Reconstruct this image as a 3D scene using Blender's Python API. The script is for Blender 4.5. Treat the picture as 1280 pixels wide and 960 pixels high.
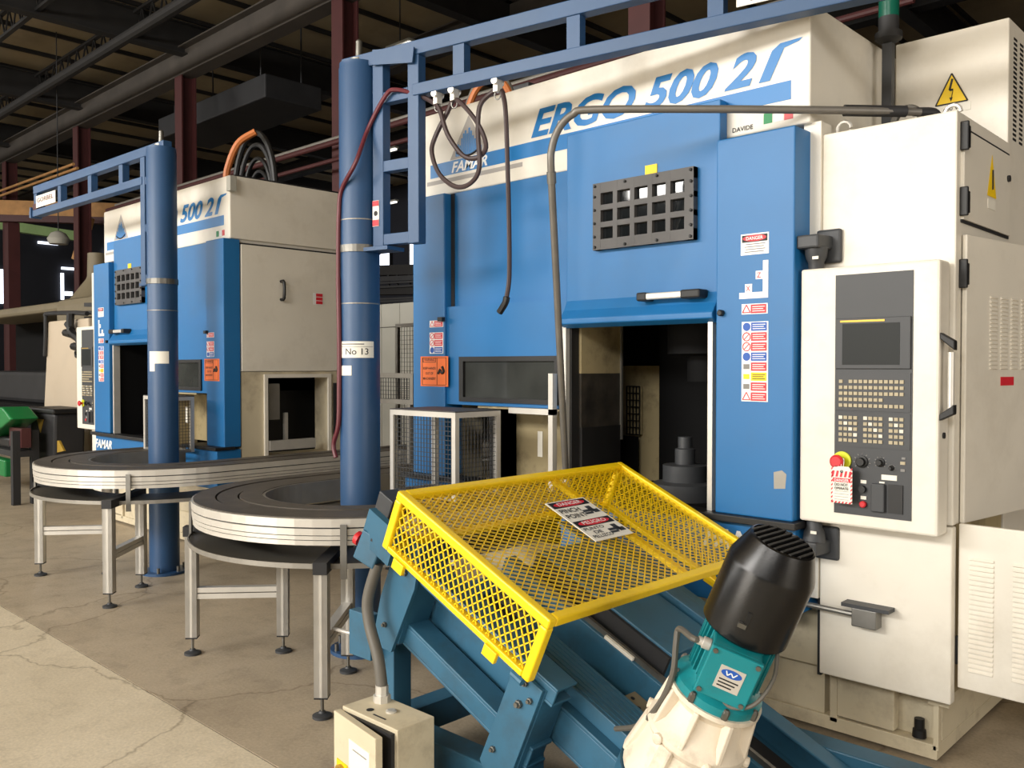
import bpy, bmesh, math, random
from mathutils import Vector, Matrix
random.seed(7)
for o in list(bpy.data.objects): bpy.data.objects.remove(o)
SC = bpy.context.scene
COL = SC.collection
# ------------------------------------------------------------------ camera
FPX = 1102.8; YAW = math.radians(43.748); PITCH = math.radians(1.1837); EYE = Vector((0, 0, 1.6))
cd = bpy.data.cameras.new('camera'); cam = bpy.data.objects.new('camera', cd); COL.objects.link(cam)
cd.sensor_width = 36; cd.lens = 36*FPX/1280; cd.clip_end = 200
cam.location = EYE; cam.rotation_euler = (math.pi/2-PITCH, 0, YAW); SC.camera = cam
# ------------------------------------------------------------------ world, lights, exposure
w = bpy.data.worlds.new('world'); SC.world = w; w.use_nodes = True
w.node_tree.nodes['Background'].inputs[0].default_value = (0.80, 0.86, 1.0, 1)
w.node_tree.nodes['Background'].inputs[1].default_value = 0.30
def area(name, loc, size, rot, power, col):
    l = bpy.data.lights.new(name, 'AREA'); l.shape = 'RECTANGLE'; l.size, l.size_y = size
    l.energy = power; l.color = col
    o = bpy.data.objects.new(name, l); COL.objects.link(o); o.location = loc; o.rotation_euler = rot
    return o
R90 = math.pi/2
WARM = (1.0, 0.93, 0.83); DAY = (1.0, 0.97, 0.92)
# row of high windows and an open loading door in the wall behind the photographer (y = -9), facing +Y
area('daylight_window', (-8.0, -9.6, 6.4), (8.2, 2.0), (R90, 0, 0), 1500, DAY)
area('daylight_window', (-19.5, -9.6, 6.4), (8.2, 2.0), (R90, 0, 0), 1100, DAY)
area('daylight_window', (-37.0, -9.6, 6.4), (9.0, 2.0), (R90, 0, 0), 1000, DAY)
area('daylight_window', (3.0, -9.6, 6.4), (8.2, 2.0), (R90, 0, 0), 900, DAY)
area('loading_door_daylight', (-5.4, -9.6, 2.1), (5.2, 4.0), (R90, 0, 0), 620, WARM)
area('side_fill_light', (9.4, 0.5, 2.6), (5.0, 4.2), (R90, 0, R90), 360, WARM)  # unseen fill light added to brighten the +X faces; no door modelled there
SC.view_settings.view_transform = 'Standard'; SC.view_settings.look = 'None'
SC.view_settings.gamma = 1.0; SC.view_settings.use_curve_mapping = False
SC.view_settings.exposure = 0.04
# ------------------------------------------------------------------ survey helper: world point on a known plane
_f = Vector((-math.sin(YAW)*math.cos(PITCH), math.cos(YAW)*math.cos(PITCH), -math.sin(PITCH)))
_r = Vector((math.cos(YAW), math.sin(YAW), 0)); _d = _f.cross(_r)
def at(px, py, ax, val):
    v = _f + (px-640)/FPX*_r + (py-480)/FPX*_d
    i = 'xyz'.index(ax); t = (val-EYE[i])/v[i]
    return EYE + v*t
# ------------------------------------------------------------------ materials
def lin(c):
    return tuple(((v/255)/12.92 if v/255 <= .04045 else ((v/255+.055)/1.055)**2.4) for v in c)
MATS = {}
def mat(name, rgb, rough=.5, metal=0, var=.12, scale=3.0, dirt=None, dirt_amt=0, dscale=1.5, bump=0, bscale=60, spec=.5, emit=None, estr=0, alpha=None, trans=0):
    m = bpy.data.materials.new(name); m.use_nodes = True; nt = m.node_tree; b = nt.nodes['Principled BSDF']
    c = lin(rgb)
    b.inputs['Roughness'].default_value = rough; b.inputs['Metallic'].default_value = metal
    b.inputs['Specular IOR Level'].default_value = spec
    tc = nt.nodes.new('ShaderNodeTexCoord')
    n = nt.nodes.new('ShaderNodeTexNoise'); n.inputs['Scale'].default_value = scale; n.inputs['Detail'].default_value = 5
    nt.links.new(tc.outputs['Object'], n.inputs['Vector'])
    r = nt.nodes.new('ShaderNodeValToRGB')
    r.color_ramp.elements[0].position = .3; r.color_ramp.elements[1].position = .72
    r.color_ramp.elements[0].color = (*[v*(1-var) for v in c], 1); r.color_ramp.elements[1].color = (*[min(1, v*(1+var*.6)) for v in c], 1)
    nt.links.new(n.outputs['Fac'], r.inputs[0]); out = r.outputs[0]
    if dirt:
        n2 = nt.nodes.new('ShaderNodeTexNoise'); n2.inputs['Scale'].default_value = dscale; n2.inputs['Detail'].default_value = 8; n2.inputs['Roughness'].default_value = .7
        nt.links.new(tc.outputs['Object'], n2.inputs['Vector'])
        r2 = nt.nodes.new('ShaderNodeValToRGB'); r2.color_ramp.elements[0].position = .5; r2.color_ramp.elements[1].position = .75
        r2.color_ramp.elements[1].color = (dirt_amt, dirt_amt, dirt_amt, 1)
        nt.links.new(n2.outputs['Fac'], r2.inputs[0])
        mx = nt.nodes.new('ShaderNodeMixRGB'); mx.inputs[2].default_value = (*lin(dirt), 1)
        nt.links.new(r2.outputs[0], mx.inputs[0]); nt.links.new(out, mx.inputs[1]); out = mx.outputs[0]
    nt.links.new(out, b.inputs['Base Color'])
    if bump:
        n3 = nt.nodes.new('ShaderNodeTexNoise'); n3.inputs['Scale'].default_value = bscale; n3.inputs['Detail'].default_value = 4
        nt.links.new(tc.outputs['Object'], n3.inputs['Vector'])
        bp = nt.nodes.new('ShaderNodeBump'); bp.inputs['Strength'].default_value = bump; bp.inputs['Distance'].default_value = .01
        nt.links.new(n3.outputs['Fac'], bp.inputs['Height']); nt.links.new(bp.outputs[0], b.inputs['Normal'])
    if emit:
        b.inputs['Emission Color'].default_value = (*lin(emit), 1); b.inputs['Emission Strength'].default_value = estr
    if trans:
        b.inputs['Transmission Weight'].default_value = trans
    MATS[name] = m; return m
mat('cream', (230, 224, 211), .42, dirt=(150, 135, 110), dirt_amt=.25, dscale=2.2, var=.05)
mat('cream_dirty', (212, 200, 172), .5, dirt=(120, 100, 75), dirt_amt=.6, dscale=3.5, var=.08)
mat('blue', (22, 104, 164), .44, dirt=(52, 98, 140), dirt_amt=.35, dscale=1.6, var=.06)
mat('blue_print', (0, 112, 180), .4, var=.03)
mat('crane_blue', (38, 74, 114), .45, dirt=(66, 90, 118), dirt_amt=.35, dscale=2.5, var=.1)
mat('unit_blue', (50, 100, 128), .45, dirt=(48, 62, 70), dirt_amt=.6, dscale=4, var=.15)
mat('motor_teal', (18, 132, 140), .35, dirt=(40, 80, 85), dirt_amt=.5, dscale=8)
mat('motor_black', (16, 16, 17), .27, var=.2, bump=.05, bscale=300)
mat('gear_white', (232, 220, 200), .45, dirt=(130, 110, 85), dirt_amt=.6, dscale=7, bump=.15, bscale=60)
mat('yellow', (255, 214, 16), .38, dirt=(190, 140, 20), dirt_amt=.3, dscale=6, var=.05)
mat('alu', (214, 210, 202), .38, metal=.45, var=.08, scale=8)
mat('alu_dull', (150, 146, 138), .5, metal=.6, var=.12, scale=8)
mat('steel', (120, 118, 112), .4, metal=.8, var=.2, scale=12)
mat('galv', (135, 133, 128), .45, metal=.7, var=.15, scale=10)
mat('chain', (88, 82, 74), .55, metal=.2, var=.25, scale=9, dirt=(60, 52, 44), dirt_amt=.5)
mat('tray', (92, 88, 80), .45, metal=.4, var=.2)
mat('black', (20, 20, 21), .5, var=.2)
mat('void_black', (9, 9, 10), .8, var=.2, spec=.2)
mat('dark', (38, 38, 40), .6, var=.25)
mat('charcoal', (58, 60, 63), .5, var=.1)
mat('plate_grey', (72, 70, 69), .5, var=.12, scale=6)
mat('screen', (26, 30, 30), .4, var=.05, spec=.2)
mat('glass_dark', (22, 25, 27), .04, var=.3, scale=2, spec=.9)
mat('glass_smoke', (60, 62, 60), .08, var=.3, scale=4)
mat('white_print', (240, 240, 238), .5, var=.02)
mat('paper', (236, 232, 220), .6, var=.04)
mat('red', (205, 35, 45), .4, var=.05)
mat('red_print', (215, 40, 55), .5, var=.04)
mat('blue_sign', (30, 85, 175), .5, var=.04)
mat('yellow_sign', (250, 210, 20), .5, var=.04)
mat('orange_sign', (240, 115, 45), .5, var=.05)
mat('ink', (30, 28, 28), .6, var=.05)
mat('ink_grey', (130, 128, 125), .6, var=.05)
mat('key', (172, 160, 132), .5, var=.12, scale=40)
mat('key_light', (222, 216, 200), .5, var=.05)
mat('gold', (190, 155, 60), .4, metal=.4)
mat('lime', (210, 220, 30), .4)
mat('green_flag', (30, 140, 80), .5)
mat('logo_grey', (165, 160, 155), .5, var=.05)
mat('hose', (62, 46, 46), .5, var=.15)
mat('hose_red', (98, 32, 42), .45, var=.15)
mat('hose_orange', (190, 110, 55), .5, var=.1)
mat('conduit', (118, 114, 108), .45, metal=.4, var=.12, scale=14)
mat('rubber_conduit', (96, 92, 84), .55, var=.1)
mat('rust_red', (72, 32, 32), .6, var=.2, dirt=(60, 30, 28), dirt_amt=.5)
mat('beam_dark', (30, 28, 27), .75, var=.3)
mat('girder', (70, 64, 58), .7, var=.25, scale=1.2, dirt=(50, 46, 42), dirt_amt=.6)
mat('deck', (156, 140, 110), .85, var=.25, scale=.5, dirt=(110, 96, 74), dirt_amt=.7, dscale=.4)
mat('wood', (178, 132, 80), .7, var=.2, scale=5)
mat('green', (24, 120, 62), .4, var=.15)
mat('pale_green', (140, 170, 105), .6, var=.15)
mat('wall', (46, 48, 58), .8, var=.2, scale=.6)
mat('wall_dark', (40, 41, 48), .85, var=.2, scale=.5)
mat('beige', (196, 180, 158), .5, var=.06, dirt=(150, 132, 108), dirt_amt=.3)
mat('olive', (120, 110, 88), .6, var=.12, dirt=(80, 72, 56), dirt_amt=.5)
mat('grey_panel', (168, 166, 156), .5, var=.05)
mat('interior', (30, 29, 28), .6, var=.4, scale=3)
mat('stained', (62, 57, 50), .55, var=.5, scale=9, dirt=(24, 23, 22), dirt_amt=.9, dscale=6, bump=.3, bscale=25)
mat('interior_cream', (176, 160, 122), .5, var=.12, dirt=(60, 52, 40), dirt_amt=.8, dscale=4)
mat('window_light', (235, 242, 255), .5, emit=(235, 242, 255), estr=2.2)
mat('lamp_light', (255, 250, 240), .5, emit=(255, 250, 240), estr=1.6)
mat('glow_lamp', (250, 235, 180), .4)
mat('lens_green', (18, 92, 74), .2)
# concrete: light slab in front of the joint, worn dark slab behind
def concrete(name, a, b, stain, amt):
    m = bpy.data.materials.new(name); m.use_nodes = True; nt = m.node_tree; p = nt.nodes['Principled BSDF']; L = nt.links.new
    tc = nt.nodes.new('ShaderNodeTexCoord')
    def noise(s, det, rough=.6):
        n = nt.nodes.new('ShaderNodeTexNoise'); n.inputs['Scale'].default_value = s; n.inputs['Detail'].default_value = det; n.inputs['Roughness'].default_value = rough
        L(tc.outputs['Object'], n.inputs['Vector']); return n
    def ramp(src, p0, p1, c0, c1):
        r = nt.nodes.new('ShaderNodeValToRGB'); r.color_ramp.elements[0].position = p0; r.color_ramp.elements[1].position = p1
        r.color_ramp.elements[0].color = (*c0, 1); r.color_ramp.elements[1].color = (*c1, 1); L(src, r.inputs[0]); return r
    n1 = noise(1.1, 8); r1 = ramp(n1.outputs['Fac'], .35, .68, lin(a), lin(b))
    n2 = noise(5, 10, .75); r2 = ramp(n2.outputs['Fac'], .5, .72, (0, 0, 0), (amt, amt, amt))
    mx = nt.nodes.new('ShaderNodeMixRGB'); mx.inputs[2].default_value = (*lin(stain), 1); L(r2.outputs[0], mx.inputs[0]); L(r1.outputs[0], mx.inputs[1])
    n3 = noise(70, 4); r3 = ramp(n3.outputs['Fac'], .3, .7, (.82, .82, .82), (1.06, 1.06, 1.06))
    mm = nt.nodes.new('ShaderNodeMixRGB'); mm.blend_type = 'MULTIPLY'; mm.inputs[0].default_value = 1; L(mx.outputs[0], mm.inputs[1]); L(r3.outputs[0], mm.inputs[2])
    vo = nt.nodes.new('ShaderNodeTexVoronoi'); vo.feature = 'DISTANCE_TO_EDGE'; vo.inputs['Scale'].default_value = .55
    wv = noise(2.5, 4); ad = nt.nodes.new('ShaderNodeMixRGB'); ad.blend_type = 'ADD'; ad.inputs[0].default_value = .35
    L(tc.outputs['Object'], ad.inputs[1]); L(wv.outputs['Color'], ad.inputs[2]); L(ad.outputs[0], vo.inputs['Vector'])
    rc = ramp(vo.outputs['Distance'], .0, .006, (.45, .42, .38), (1, 1, 1))
    m2 = nt.nodes.new('ShaderNodeMixRGB'); m2.blend_type = 'MULTIPLY'; m2.inputs[0].default_value = .75; L(mm.outputs[0], m2.inputs[1]); L(rc.outputs[0], m2.inputs[2])
    L(m2.outputs[0], p.inputs['Base Color'])
    rr = ramp(n1.outputs['Fac'], .3, .7, (.42, .42, .42), (.62, .62, .62)); L(rr.outputs[0], p.inputs['Roughness'])
    bp = nt.nodes.new('ShaderNodeBump'); bp.inputs['Strength'].default_value = .12; bp.inputs['Distance'].default_value = .01
    L(n2.outputs['Fac'], bp.inputs['Height']); L(bp.outputs[0], p.inputs['Normal'])
    MATS[name] = m
concrete('concrete_light', (226, 213, 188), (206, 193, 168), (172, 159, 136), .5)
concrete('concrete_worn', (188, 173, 150), (164, 150, 129), (124, 112, 96), .55)
# ------------------------------------------------------------------ mesh builder
ORG = {}
class MB:
    def __init__(s, M=None): s.v = []; s.f = []; s.M = M
    def add(s, vs, fs):
        k = len(s.v); s.v += [tuple(s.M @ Vector(p)) if s.M else tuple(p) for p in vs]; s.f += [tuple(i+k for i in f) for f in fs]; return s
    def box(s, x0, x1, y0, y1, z0, z1):
        vs = [(x, y, z) for x in (x0, x1) for y in (y0, y1) for z in (z0, z1)]
        return s.add(vs, [(0, 1, 3, 2), (4, 6, 7, 5), (0, 4, 5, 1), (2, 3, 7, 6), (0, 2, 6, 4), (1, 5, 7, 3)])
    def bar(s, a, b, w, h, up=(0, 0, 1)):
        a = Vector(a); b = Vector(b); d = (b-a).normalized(); u = Vector(up)
        if abs(d.dot(u)) > .98: u = Vector((0, 1, 0))
        e = d.cross(u).normalized(); n = e.cross(d)
        vs = [p+e*(i*w/2)+n*(j*h/2) for p in (a, b) for i in (-1, 1) for j in (-1, 1)]
        return s.add(vs, [(0, 1, 3, 2), (4, 6, 7, 5), (0, 4, 5, 1), (2, 3, 7, 6), (0, 2, 6, 4), (1, 5, 7, 3)])
    def lathe(s, a, d, prof, seg=24, cap=True):
        a = Vector(a); d = Vector(d).normalized(); u = Vector((0, 0, 1)) if abs(d.z) < .9 else Vector((1, 0, 0))
        e = d.cross(u).normalized(); n = e.cross(d); vs = []; fs = []
        for (t, r) in prof:
            for k in range(seg):
                q = 2*math.pi*k/seg; vs.append(a+d*t+(e*math.cos(q)+n*math.sin(q))*r)
        for i in range(len(prof)-1):
            for k in range(seg):
                k2 = (k+1) % seg; fs.append((i*seg+k, i*seg+k2, (i+1)*seg+k2, (i+1)*seg+k))
        if cap:
            fs.append(tuple(range(seg))); m = (len(prof)-1)*seg; fs.append(tuple(m+k for k in range(seg)))
        return s.add(vs, fs)
    def cyl(s, a, b, r, seg=16):
        a = Vector(a); b = Vector(b); return s.lathe(a, b-a, [(0, r), ((b-a).length, r)], seg)
    def tube(s, pts, r, seg=10, smooth=6):
        pts = [Vector(p) for p in pts]
        if smooth and len(pts) > 2:
            o = []
            for i in range(len(pts)-1):
                p0 = pts[max(i-1, 0)]; p1 = pts[i]; p2 = pts[i+1]; p3 = pts[min(i+2, len(pts)-1)]
                for k in range(smooth):
                    t = k/smooth
                    o.append(.5*((2*p1)+(p2-p0)*t+(2*p0-5*p1+4*p2-p3)*t*t+(3*p1-p0-3*p2+p3)*t**3))
            o.append(pts[-1]); pts = o
        vs = []; fs = []; n = None
        for i, p in enumerate(pts):
            d = (pts[min(i+1, len(pts)-1)]-pts[max(i-1, 0)])
            if d.length < 1e-9: d = Vector((0, 0, 1))
            d.normalize()
            if n is None:
                n = d.orthogonal().normalized()
            n = (n-d*n.dot(d)); n = n.normalized() if n.length > 1e-6 else d.orthogonal().normalized()
            e = d.cross(n)
            for k in range(seg):
                q = 2*math.pi*k/seg; vs.append(p+(n*math.cos(q)+e*math.sin(q))*r)
        for i in range(len(pts)-1):
            for k in range(seg):
                k2 = (k+1) % seg; fs.append((i*seg+k, i*seg+k2, (i+1)*seg+k2, (i+1)*seg+k))
        fs.append(tuple(range(seg))); m = (len(pts)-1)*seg; fs.append(tuple(m+k for k in range(seg)))
        return s.add(vs, fs)
    def prism(s, poly, d):
        n = len(poly); d = Vector(d); vs = [Vector(p) for p in poly]+[Vector(p)+d for p in poly]
        fs = [tuple(range(n)), tuple(range(2*n-1, n-1, -1))]+[(i, (i+1) % n, (i+1) % n+n, i+n) for i in range(n)]
        return s.add(vs, fs)
    def sweep(s, path, prof):
        # path: list of (point, outward) ; prof: closed list of (offset outward, z)
        vs = []; fs = []; m = len(prof)
        for (p, o) in path:
            for (a, z) in prof: vs.append((p[0]+o[0]*a, p[1]+o[1]*a, z))
        for i in range(len(path)-1):
            for k in range(m):
                k2 = (k+1) % m; fs.append((i*m+k, i*m+k2, (i+1)*m+k2, (i+1)*m+k))
        fs.append(tuple(range(m))); b = (len(path)-1)*m; fs.append(tuple(b+k for k in range(m)))
        return s.add(vs, fs)
    def build(s, name, m, parent=None, smooth=False, bevel=0, kind=None, label=None, org=None):
        if parent is not None: og = ORG[parent.as_pointer()]
        elif org is not None: og = Vector(org)
        else:
            xs, ys, zs = zip(*s.v); og = Vector(((min(xs)+max(xs))/2, (min(ys)+max(ys))/2, min(zs)))
        me = bpy.data.meshes.new(name); me.from_pydata([tuple(Vector(p)-og) for p in s.v], [], s.f)
        b = bmesh.new(); b.from_mesh(me); bmesh.ops.recalc_face_normals(b, faces=b.faces); b.to_mesh(me); b.free()
        me.materials.append(MATS[m])
        if smooth:
            me.polygons.foreach_set('use_smooth', [True]*len(me.polygons))
            me.set_sharp_from_angle(angle=math.radians(35))
        o = bpy.data.objects.new(name, me); COL.objects.link(o)
        if parent is not None: o.parent = parent
        else: o.location = og
        ORG[o.as_pointer()] = og
        if bevel:
            md = o.modifiers.new('bevel', 'BEVEL'); md.width = bevel; md.segments = 2; md.limit_method = 'ANGLE'
        if kind: o['kind'] = kind
        if label: o['label'] = label
        return o
def thing(name, label, cat, loc, group=None):
    o = bpy.data.objects.new(name, None); COL.objects.link(o); o.location = loc; o.empty_display_size = .1
    o['label'] = label; o['category'] = cat
    if group: o['group'] = group
    ORG[o.as_pointer()] = Vector(loc); return o
def tag(o, label, cat, group=None):
    o['label'] = label; o['category'] = cat
    if group: o['group'] = group
    return o
def struct(o): o['kind'] = 'structure'; return o
def text_mesh(txt, size, width=None, height=None, shear=0, bold=0, align='LEFT'):
    c = bpy.data.curves.new('t', 'FONT'); c.body = txt; c.size = size; c.shear = shear; c.offset = bold; c.align_x = align
    c.resolution_u = 3
    o = bpy.data.objects.new('t', c); COL.objects.link(o); bpy.context.view_layer.update()
    me = bpy.data.meshes.new_from_object(o.evaluated_get(bpy.context.evaluated_depsgraph_get()))
    bpy.data.objects.remove(o); bpy.data.curves.remove(c)
    vs = [v.co.copy() for v in me.vertices]; fs = [tuple(p.vertices) for p in me.polygons]; bpy.data.meshes.remove(me)
    x0 = min(v.x for v in vs); x1 = max(v.x for v in vs); y0 = min(v.y for v in vs); y1 = max(v.y for v in vs)
    sx = width/(x1-x0) if width else 1; sy = height/(y1-y0) if height else sx
    return [((v.x-x0)*sx, (v.y-y0)*sy) for v in vs], fs
def lettering(txt, org, ax, up, width, height, m, parent, name='lettering', shear=0, bold=.01, kind=None):
    vs, fs = text_mesh(txt, 1.0, width, height, shear, bold)
    o = Vector(org); a = Vector(ax); u = Vector(up)
    mb = MB(); mb.add([o+a*p[0]+u*p[1] for p in vs], fs)
    ob = mb.build(name, m, parent, kind=kind)
    return ob
# =================================================================== STRUCTURE
fl = MB().box(-46, 12, -12, 1.866, -.12, 0).build('floor', 'concrete_light', org=(0, 0, 0)); struct(fl); fl['label'] = 'light beige concrete floor slab in front of the joint'
fl2 = MB().box(-46, 12, 1.874, 24, -.12, 0).build('floor', 'concrete_worn', org=(0, 0, 0)); struct(fl2); fl2['label'] = 'darker worn concrete floor slab under the machines'
tr = MB().box(-46, 12, 1.866, 1.874, -.12, -.006).build('trim_1', 'beam_dark', org=(0, 0, 0)); struct(tr)
wb = MB().box(-46, 12, 23.8, 24, 0, 10).build('wall_back', 'wall'); struct(wb)
wl = MB().box(-46.2, -46, -12, 24, 0, 10).build('wall_left', 'wall_dark'); struct(wl)
wr = MB().box(12, 12.2, -12, 24, 0, 10).build('wall_right', 'wall_dark'); struct(wr)
wf = MB().box(-46, 12, -12.2, -12, 0, 10).build('wall_front', 'wall_dark'); struct(wf)
ce = MB().box(-46, 12, -12, 24, 9.25, 9.4).build('ceiling', 'deck'); struct(ce)
nn = 0
for x in [-45+1.55*i for i in range(29)]:
    o = MB().box(x-.035, x+.035, -2, 23.5, 9.16, 9.25).build('roof_purlin', 'beam_dark'); struct(o)
COLX = [-30.3, -24.5, -18.6, -12.7, -6.4]
def ibeam(a, b, w, h, name, m):
    a = Vector(a); b = Vector(b); mb = MB(); t = .03
    mb.bar(a+Vector((0, 0, h/2)), b+Vector((0, 0, h/2)), w, t); mb.bar(a-Vector((0, 0, h/2)), b-Vector((0, 0, h/2)), w, t); mb.bar(a, b, .02, h)
    return mb.build(name, m)
for x in COLX: struct(ibeam((x, -3, 8.72), (x, 23.5, 8.72), .26, .66, 'roof_beam', 'beam_dark'))
for (y, zc, h, m) in ((9.1, 8.22, .62, 'girder'), (13.2, 8.8, .5, 'girder'), (18, 8.8, .5, 'beam_dark')):
    struct(ibeam((-45, y, zc), (11, y, zc), .34, h, 'roof_girder', m))
for y in (2.3, 4.2, 6.1, 8.0):
    j = bpy.data.objects.new('roof_truss', None); COL.objects.link(j); j.location = (-20, y, 8.5); ORG[j.as_pointer()] = Vector((-20, y, 8.5)); struct(j)
    MB().bar((-45, y, 9.0), (0, y, 9.0), .09, .06).build('top_chord', 'beam_dark', j)
    MB().bar((-45, y, 8.5), (0, y, 8.5), .09, .06).build('bottom_chord', 'beam_dark', j)
    mb = MB()
    for k in range(90):
        x = -45+k*.5; mb.bar((x, y, 8.5), (x+.25, y, 9.0), .03, .03); mb.bar((x+.25, y, 9.0), (x+.5, y, 8.5), .03, .03)
    mb.build('web_bars', 'beam_dark', j)
# pipe runs below the roof
for (y, z, r, m) in ((7.2, 7.9, .10, 'beam_dark'), (8.35, 5.2, .045, 'rust_red'), (8.55, 5.35, .03, 'alu_dull'), (8.5, 4.98, .035, 'rust_red')):
    o = MB().cyl((-44 if y < 8 else -21, y, z), (-3, y, z), r, 10).build('pipe', m); tag(o, {7.2: 'thick dark pipe running under the roof trusses', 8.35: 'upper dark red pipe running along the red columns', 8.55: 'thin bright conduit running above the dark red pipes', 8.5: 'lower dark red pipe running along the red columns'}[y], 'pipe')
for x in COLX+[-36.2]:
    mb = MB(); mb.box(x-.16, x+.16, 8.93, 8.96, 0, 7.9); mb.box(x-.16, x+.16, 9.24, 9.27, 0, 7.9); mb.box(x-.012, x+.012, 8.96, 9.24, 0, 7.9)
    o = mb.build('steel_column', 'rust_red'); tag(o, 'dark red steel building column standing under the roof girder', 'column', 'red building columns')
# dark duct hanging below the girder
o = MB().box(-21.5, -16.5, 9.8, 11.2, 7.2, 7.7).build('duct_body', 'dark', None, bevel=.03) if False else thing('air_duct', 'long dark sheet metal air duct hung under the roof', 'duct', (-19, 10.5, 7.2)); MB().box(-21.5, -16.5, 9.8, 11.2, 7.2, 7.7).build('duct_body', 'dark', o, bevel=.03); [MB().cyl((xx, yy, 7.7), (xx, yy, 9.25), .02, 6).build('hanger_rod', 'dark', o) for xx in (-21, -17) for yy in (10, 11)]; tag(o, 'long dark sheet metal air duct hung under the roof', 'duct')
# far wall windows
k = 0
for (x0, x1, z0, z1) in ((-30.9, -29.9, 5.75, 7.2), (-28.6, -27.6, 5.75, 7.2), (-38, -36.8, 5.6, 7.2), (-22, -20.8, 5.6, 7.2)):
    k += 1
    o = MB().box(x0, x1, 23.72, 23.78, z0, z1).build('window_%d' % k, 'window_light'); struct(o)
    f = MB(); f.box(x0-.06, x0, 23.66, 23.8, z0-.06, z1+.06); f.box(x1, x1+.06, 23.66, 23.8, z0-.06, z1+.06); f.box(x0, x1, 23.66, 23.8, z1, z1+.06); f.box(x0, x1, 23.66, 23.8, z0-.06, z0)
    f.build('window_frame', 'dark', o)
# =================================================================== MACHINING CENTRES
S2 = -10.62; TX = -4.83
def sticker(parent, x0, x1, z0, z1, y, bg, rows=(), name='warning_label', icon=True):
    s = MB().box(x0, x1, y, y+.002, z0, z1).build(name, bg, parent)
    h = (z1-z0)/max(1, len(rows)); W = x1-x0
    for i, (c, kind) in enumerate(rows):
        b = z1-(i+1)*h+h*.08; t = z1-i*h-h*.08
        MB().box(x0+W*.36, x1-W*.05, y-.001, y, b, t).build('colour_field', c, s)
        mb = MB()
        for q in range(3):
            zz = b+(t-b)*(.25+.25*q); mb.box(x0+W*.42, x1-W*(.10+.06*(q % 2)), y-.0016, y-.001, zz-h*.035, zz+h*.035)
        mb.build('print_lines', 'ink' if c == 'yellow_sign' else 'white_print', s, kind='stuff')
        cx = x0+W*.19; cz = (b+t)/2; r = min(W*.15, h*.42)
        if kind == 'disc': MB().lathe((cx, y, cz), (0, -1, 0), [(0, r), (.001, r)], 16).build('symbol', 'blue_sign', s)
        elif kind == 'ban':
            mb = MB().tube([(cx+r*math.cos(a*.5236), y-.0008, cz+r*math.sin(a*.5236)) for a in range(13)], r*.12, 5, 0)
            mb.bar((cx-r*.7, y-.0008, cz-r*.7), (cx+r*.7, y-.0008, cz+r*.7), r*.2, .001, (0, 1, 0)); mb.build('symbol', 'red_print', s)
        elif kind == 'tri':
            P = [Vector((cx-r, y-.0008, cz-r*.8)), Vector((cx+r, y-.0008, cz-r*.8)), Vector((cx, y-.0008, cz+r))]
            mb = MB()
            for a in range(3): mb.bar(P[a], P[(a+1) % 3], .001, r*.22, (0, 0, 1))
            mb.build('symbol', 'red_print', s)
        elif kind == 'box': MB().box(cx-r*.8, cx+r*.8, y-.001, y, cz-r*.6, cz+r*.6).build('symbol', 'yellow_sign' if c == 'yellow_sign' else 'ink_grey', s)
    return s
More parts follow.
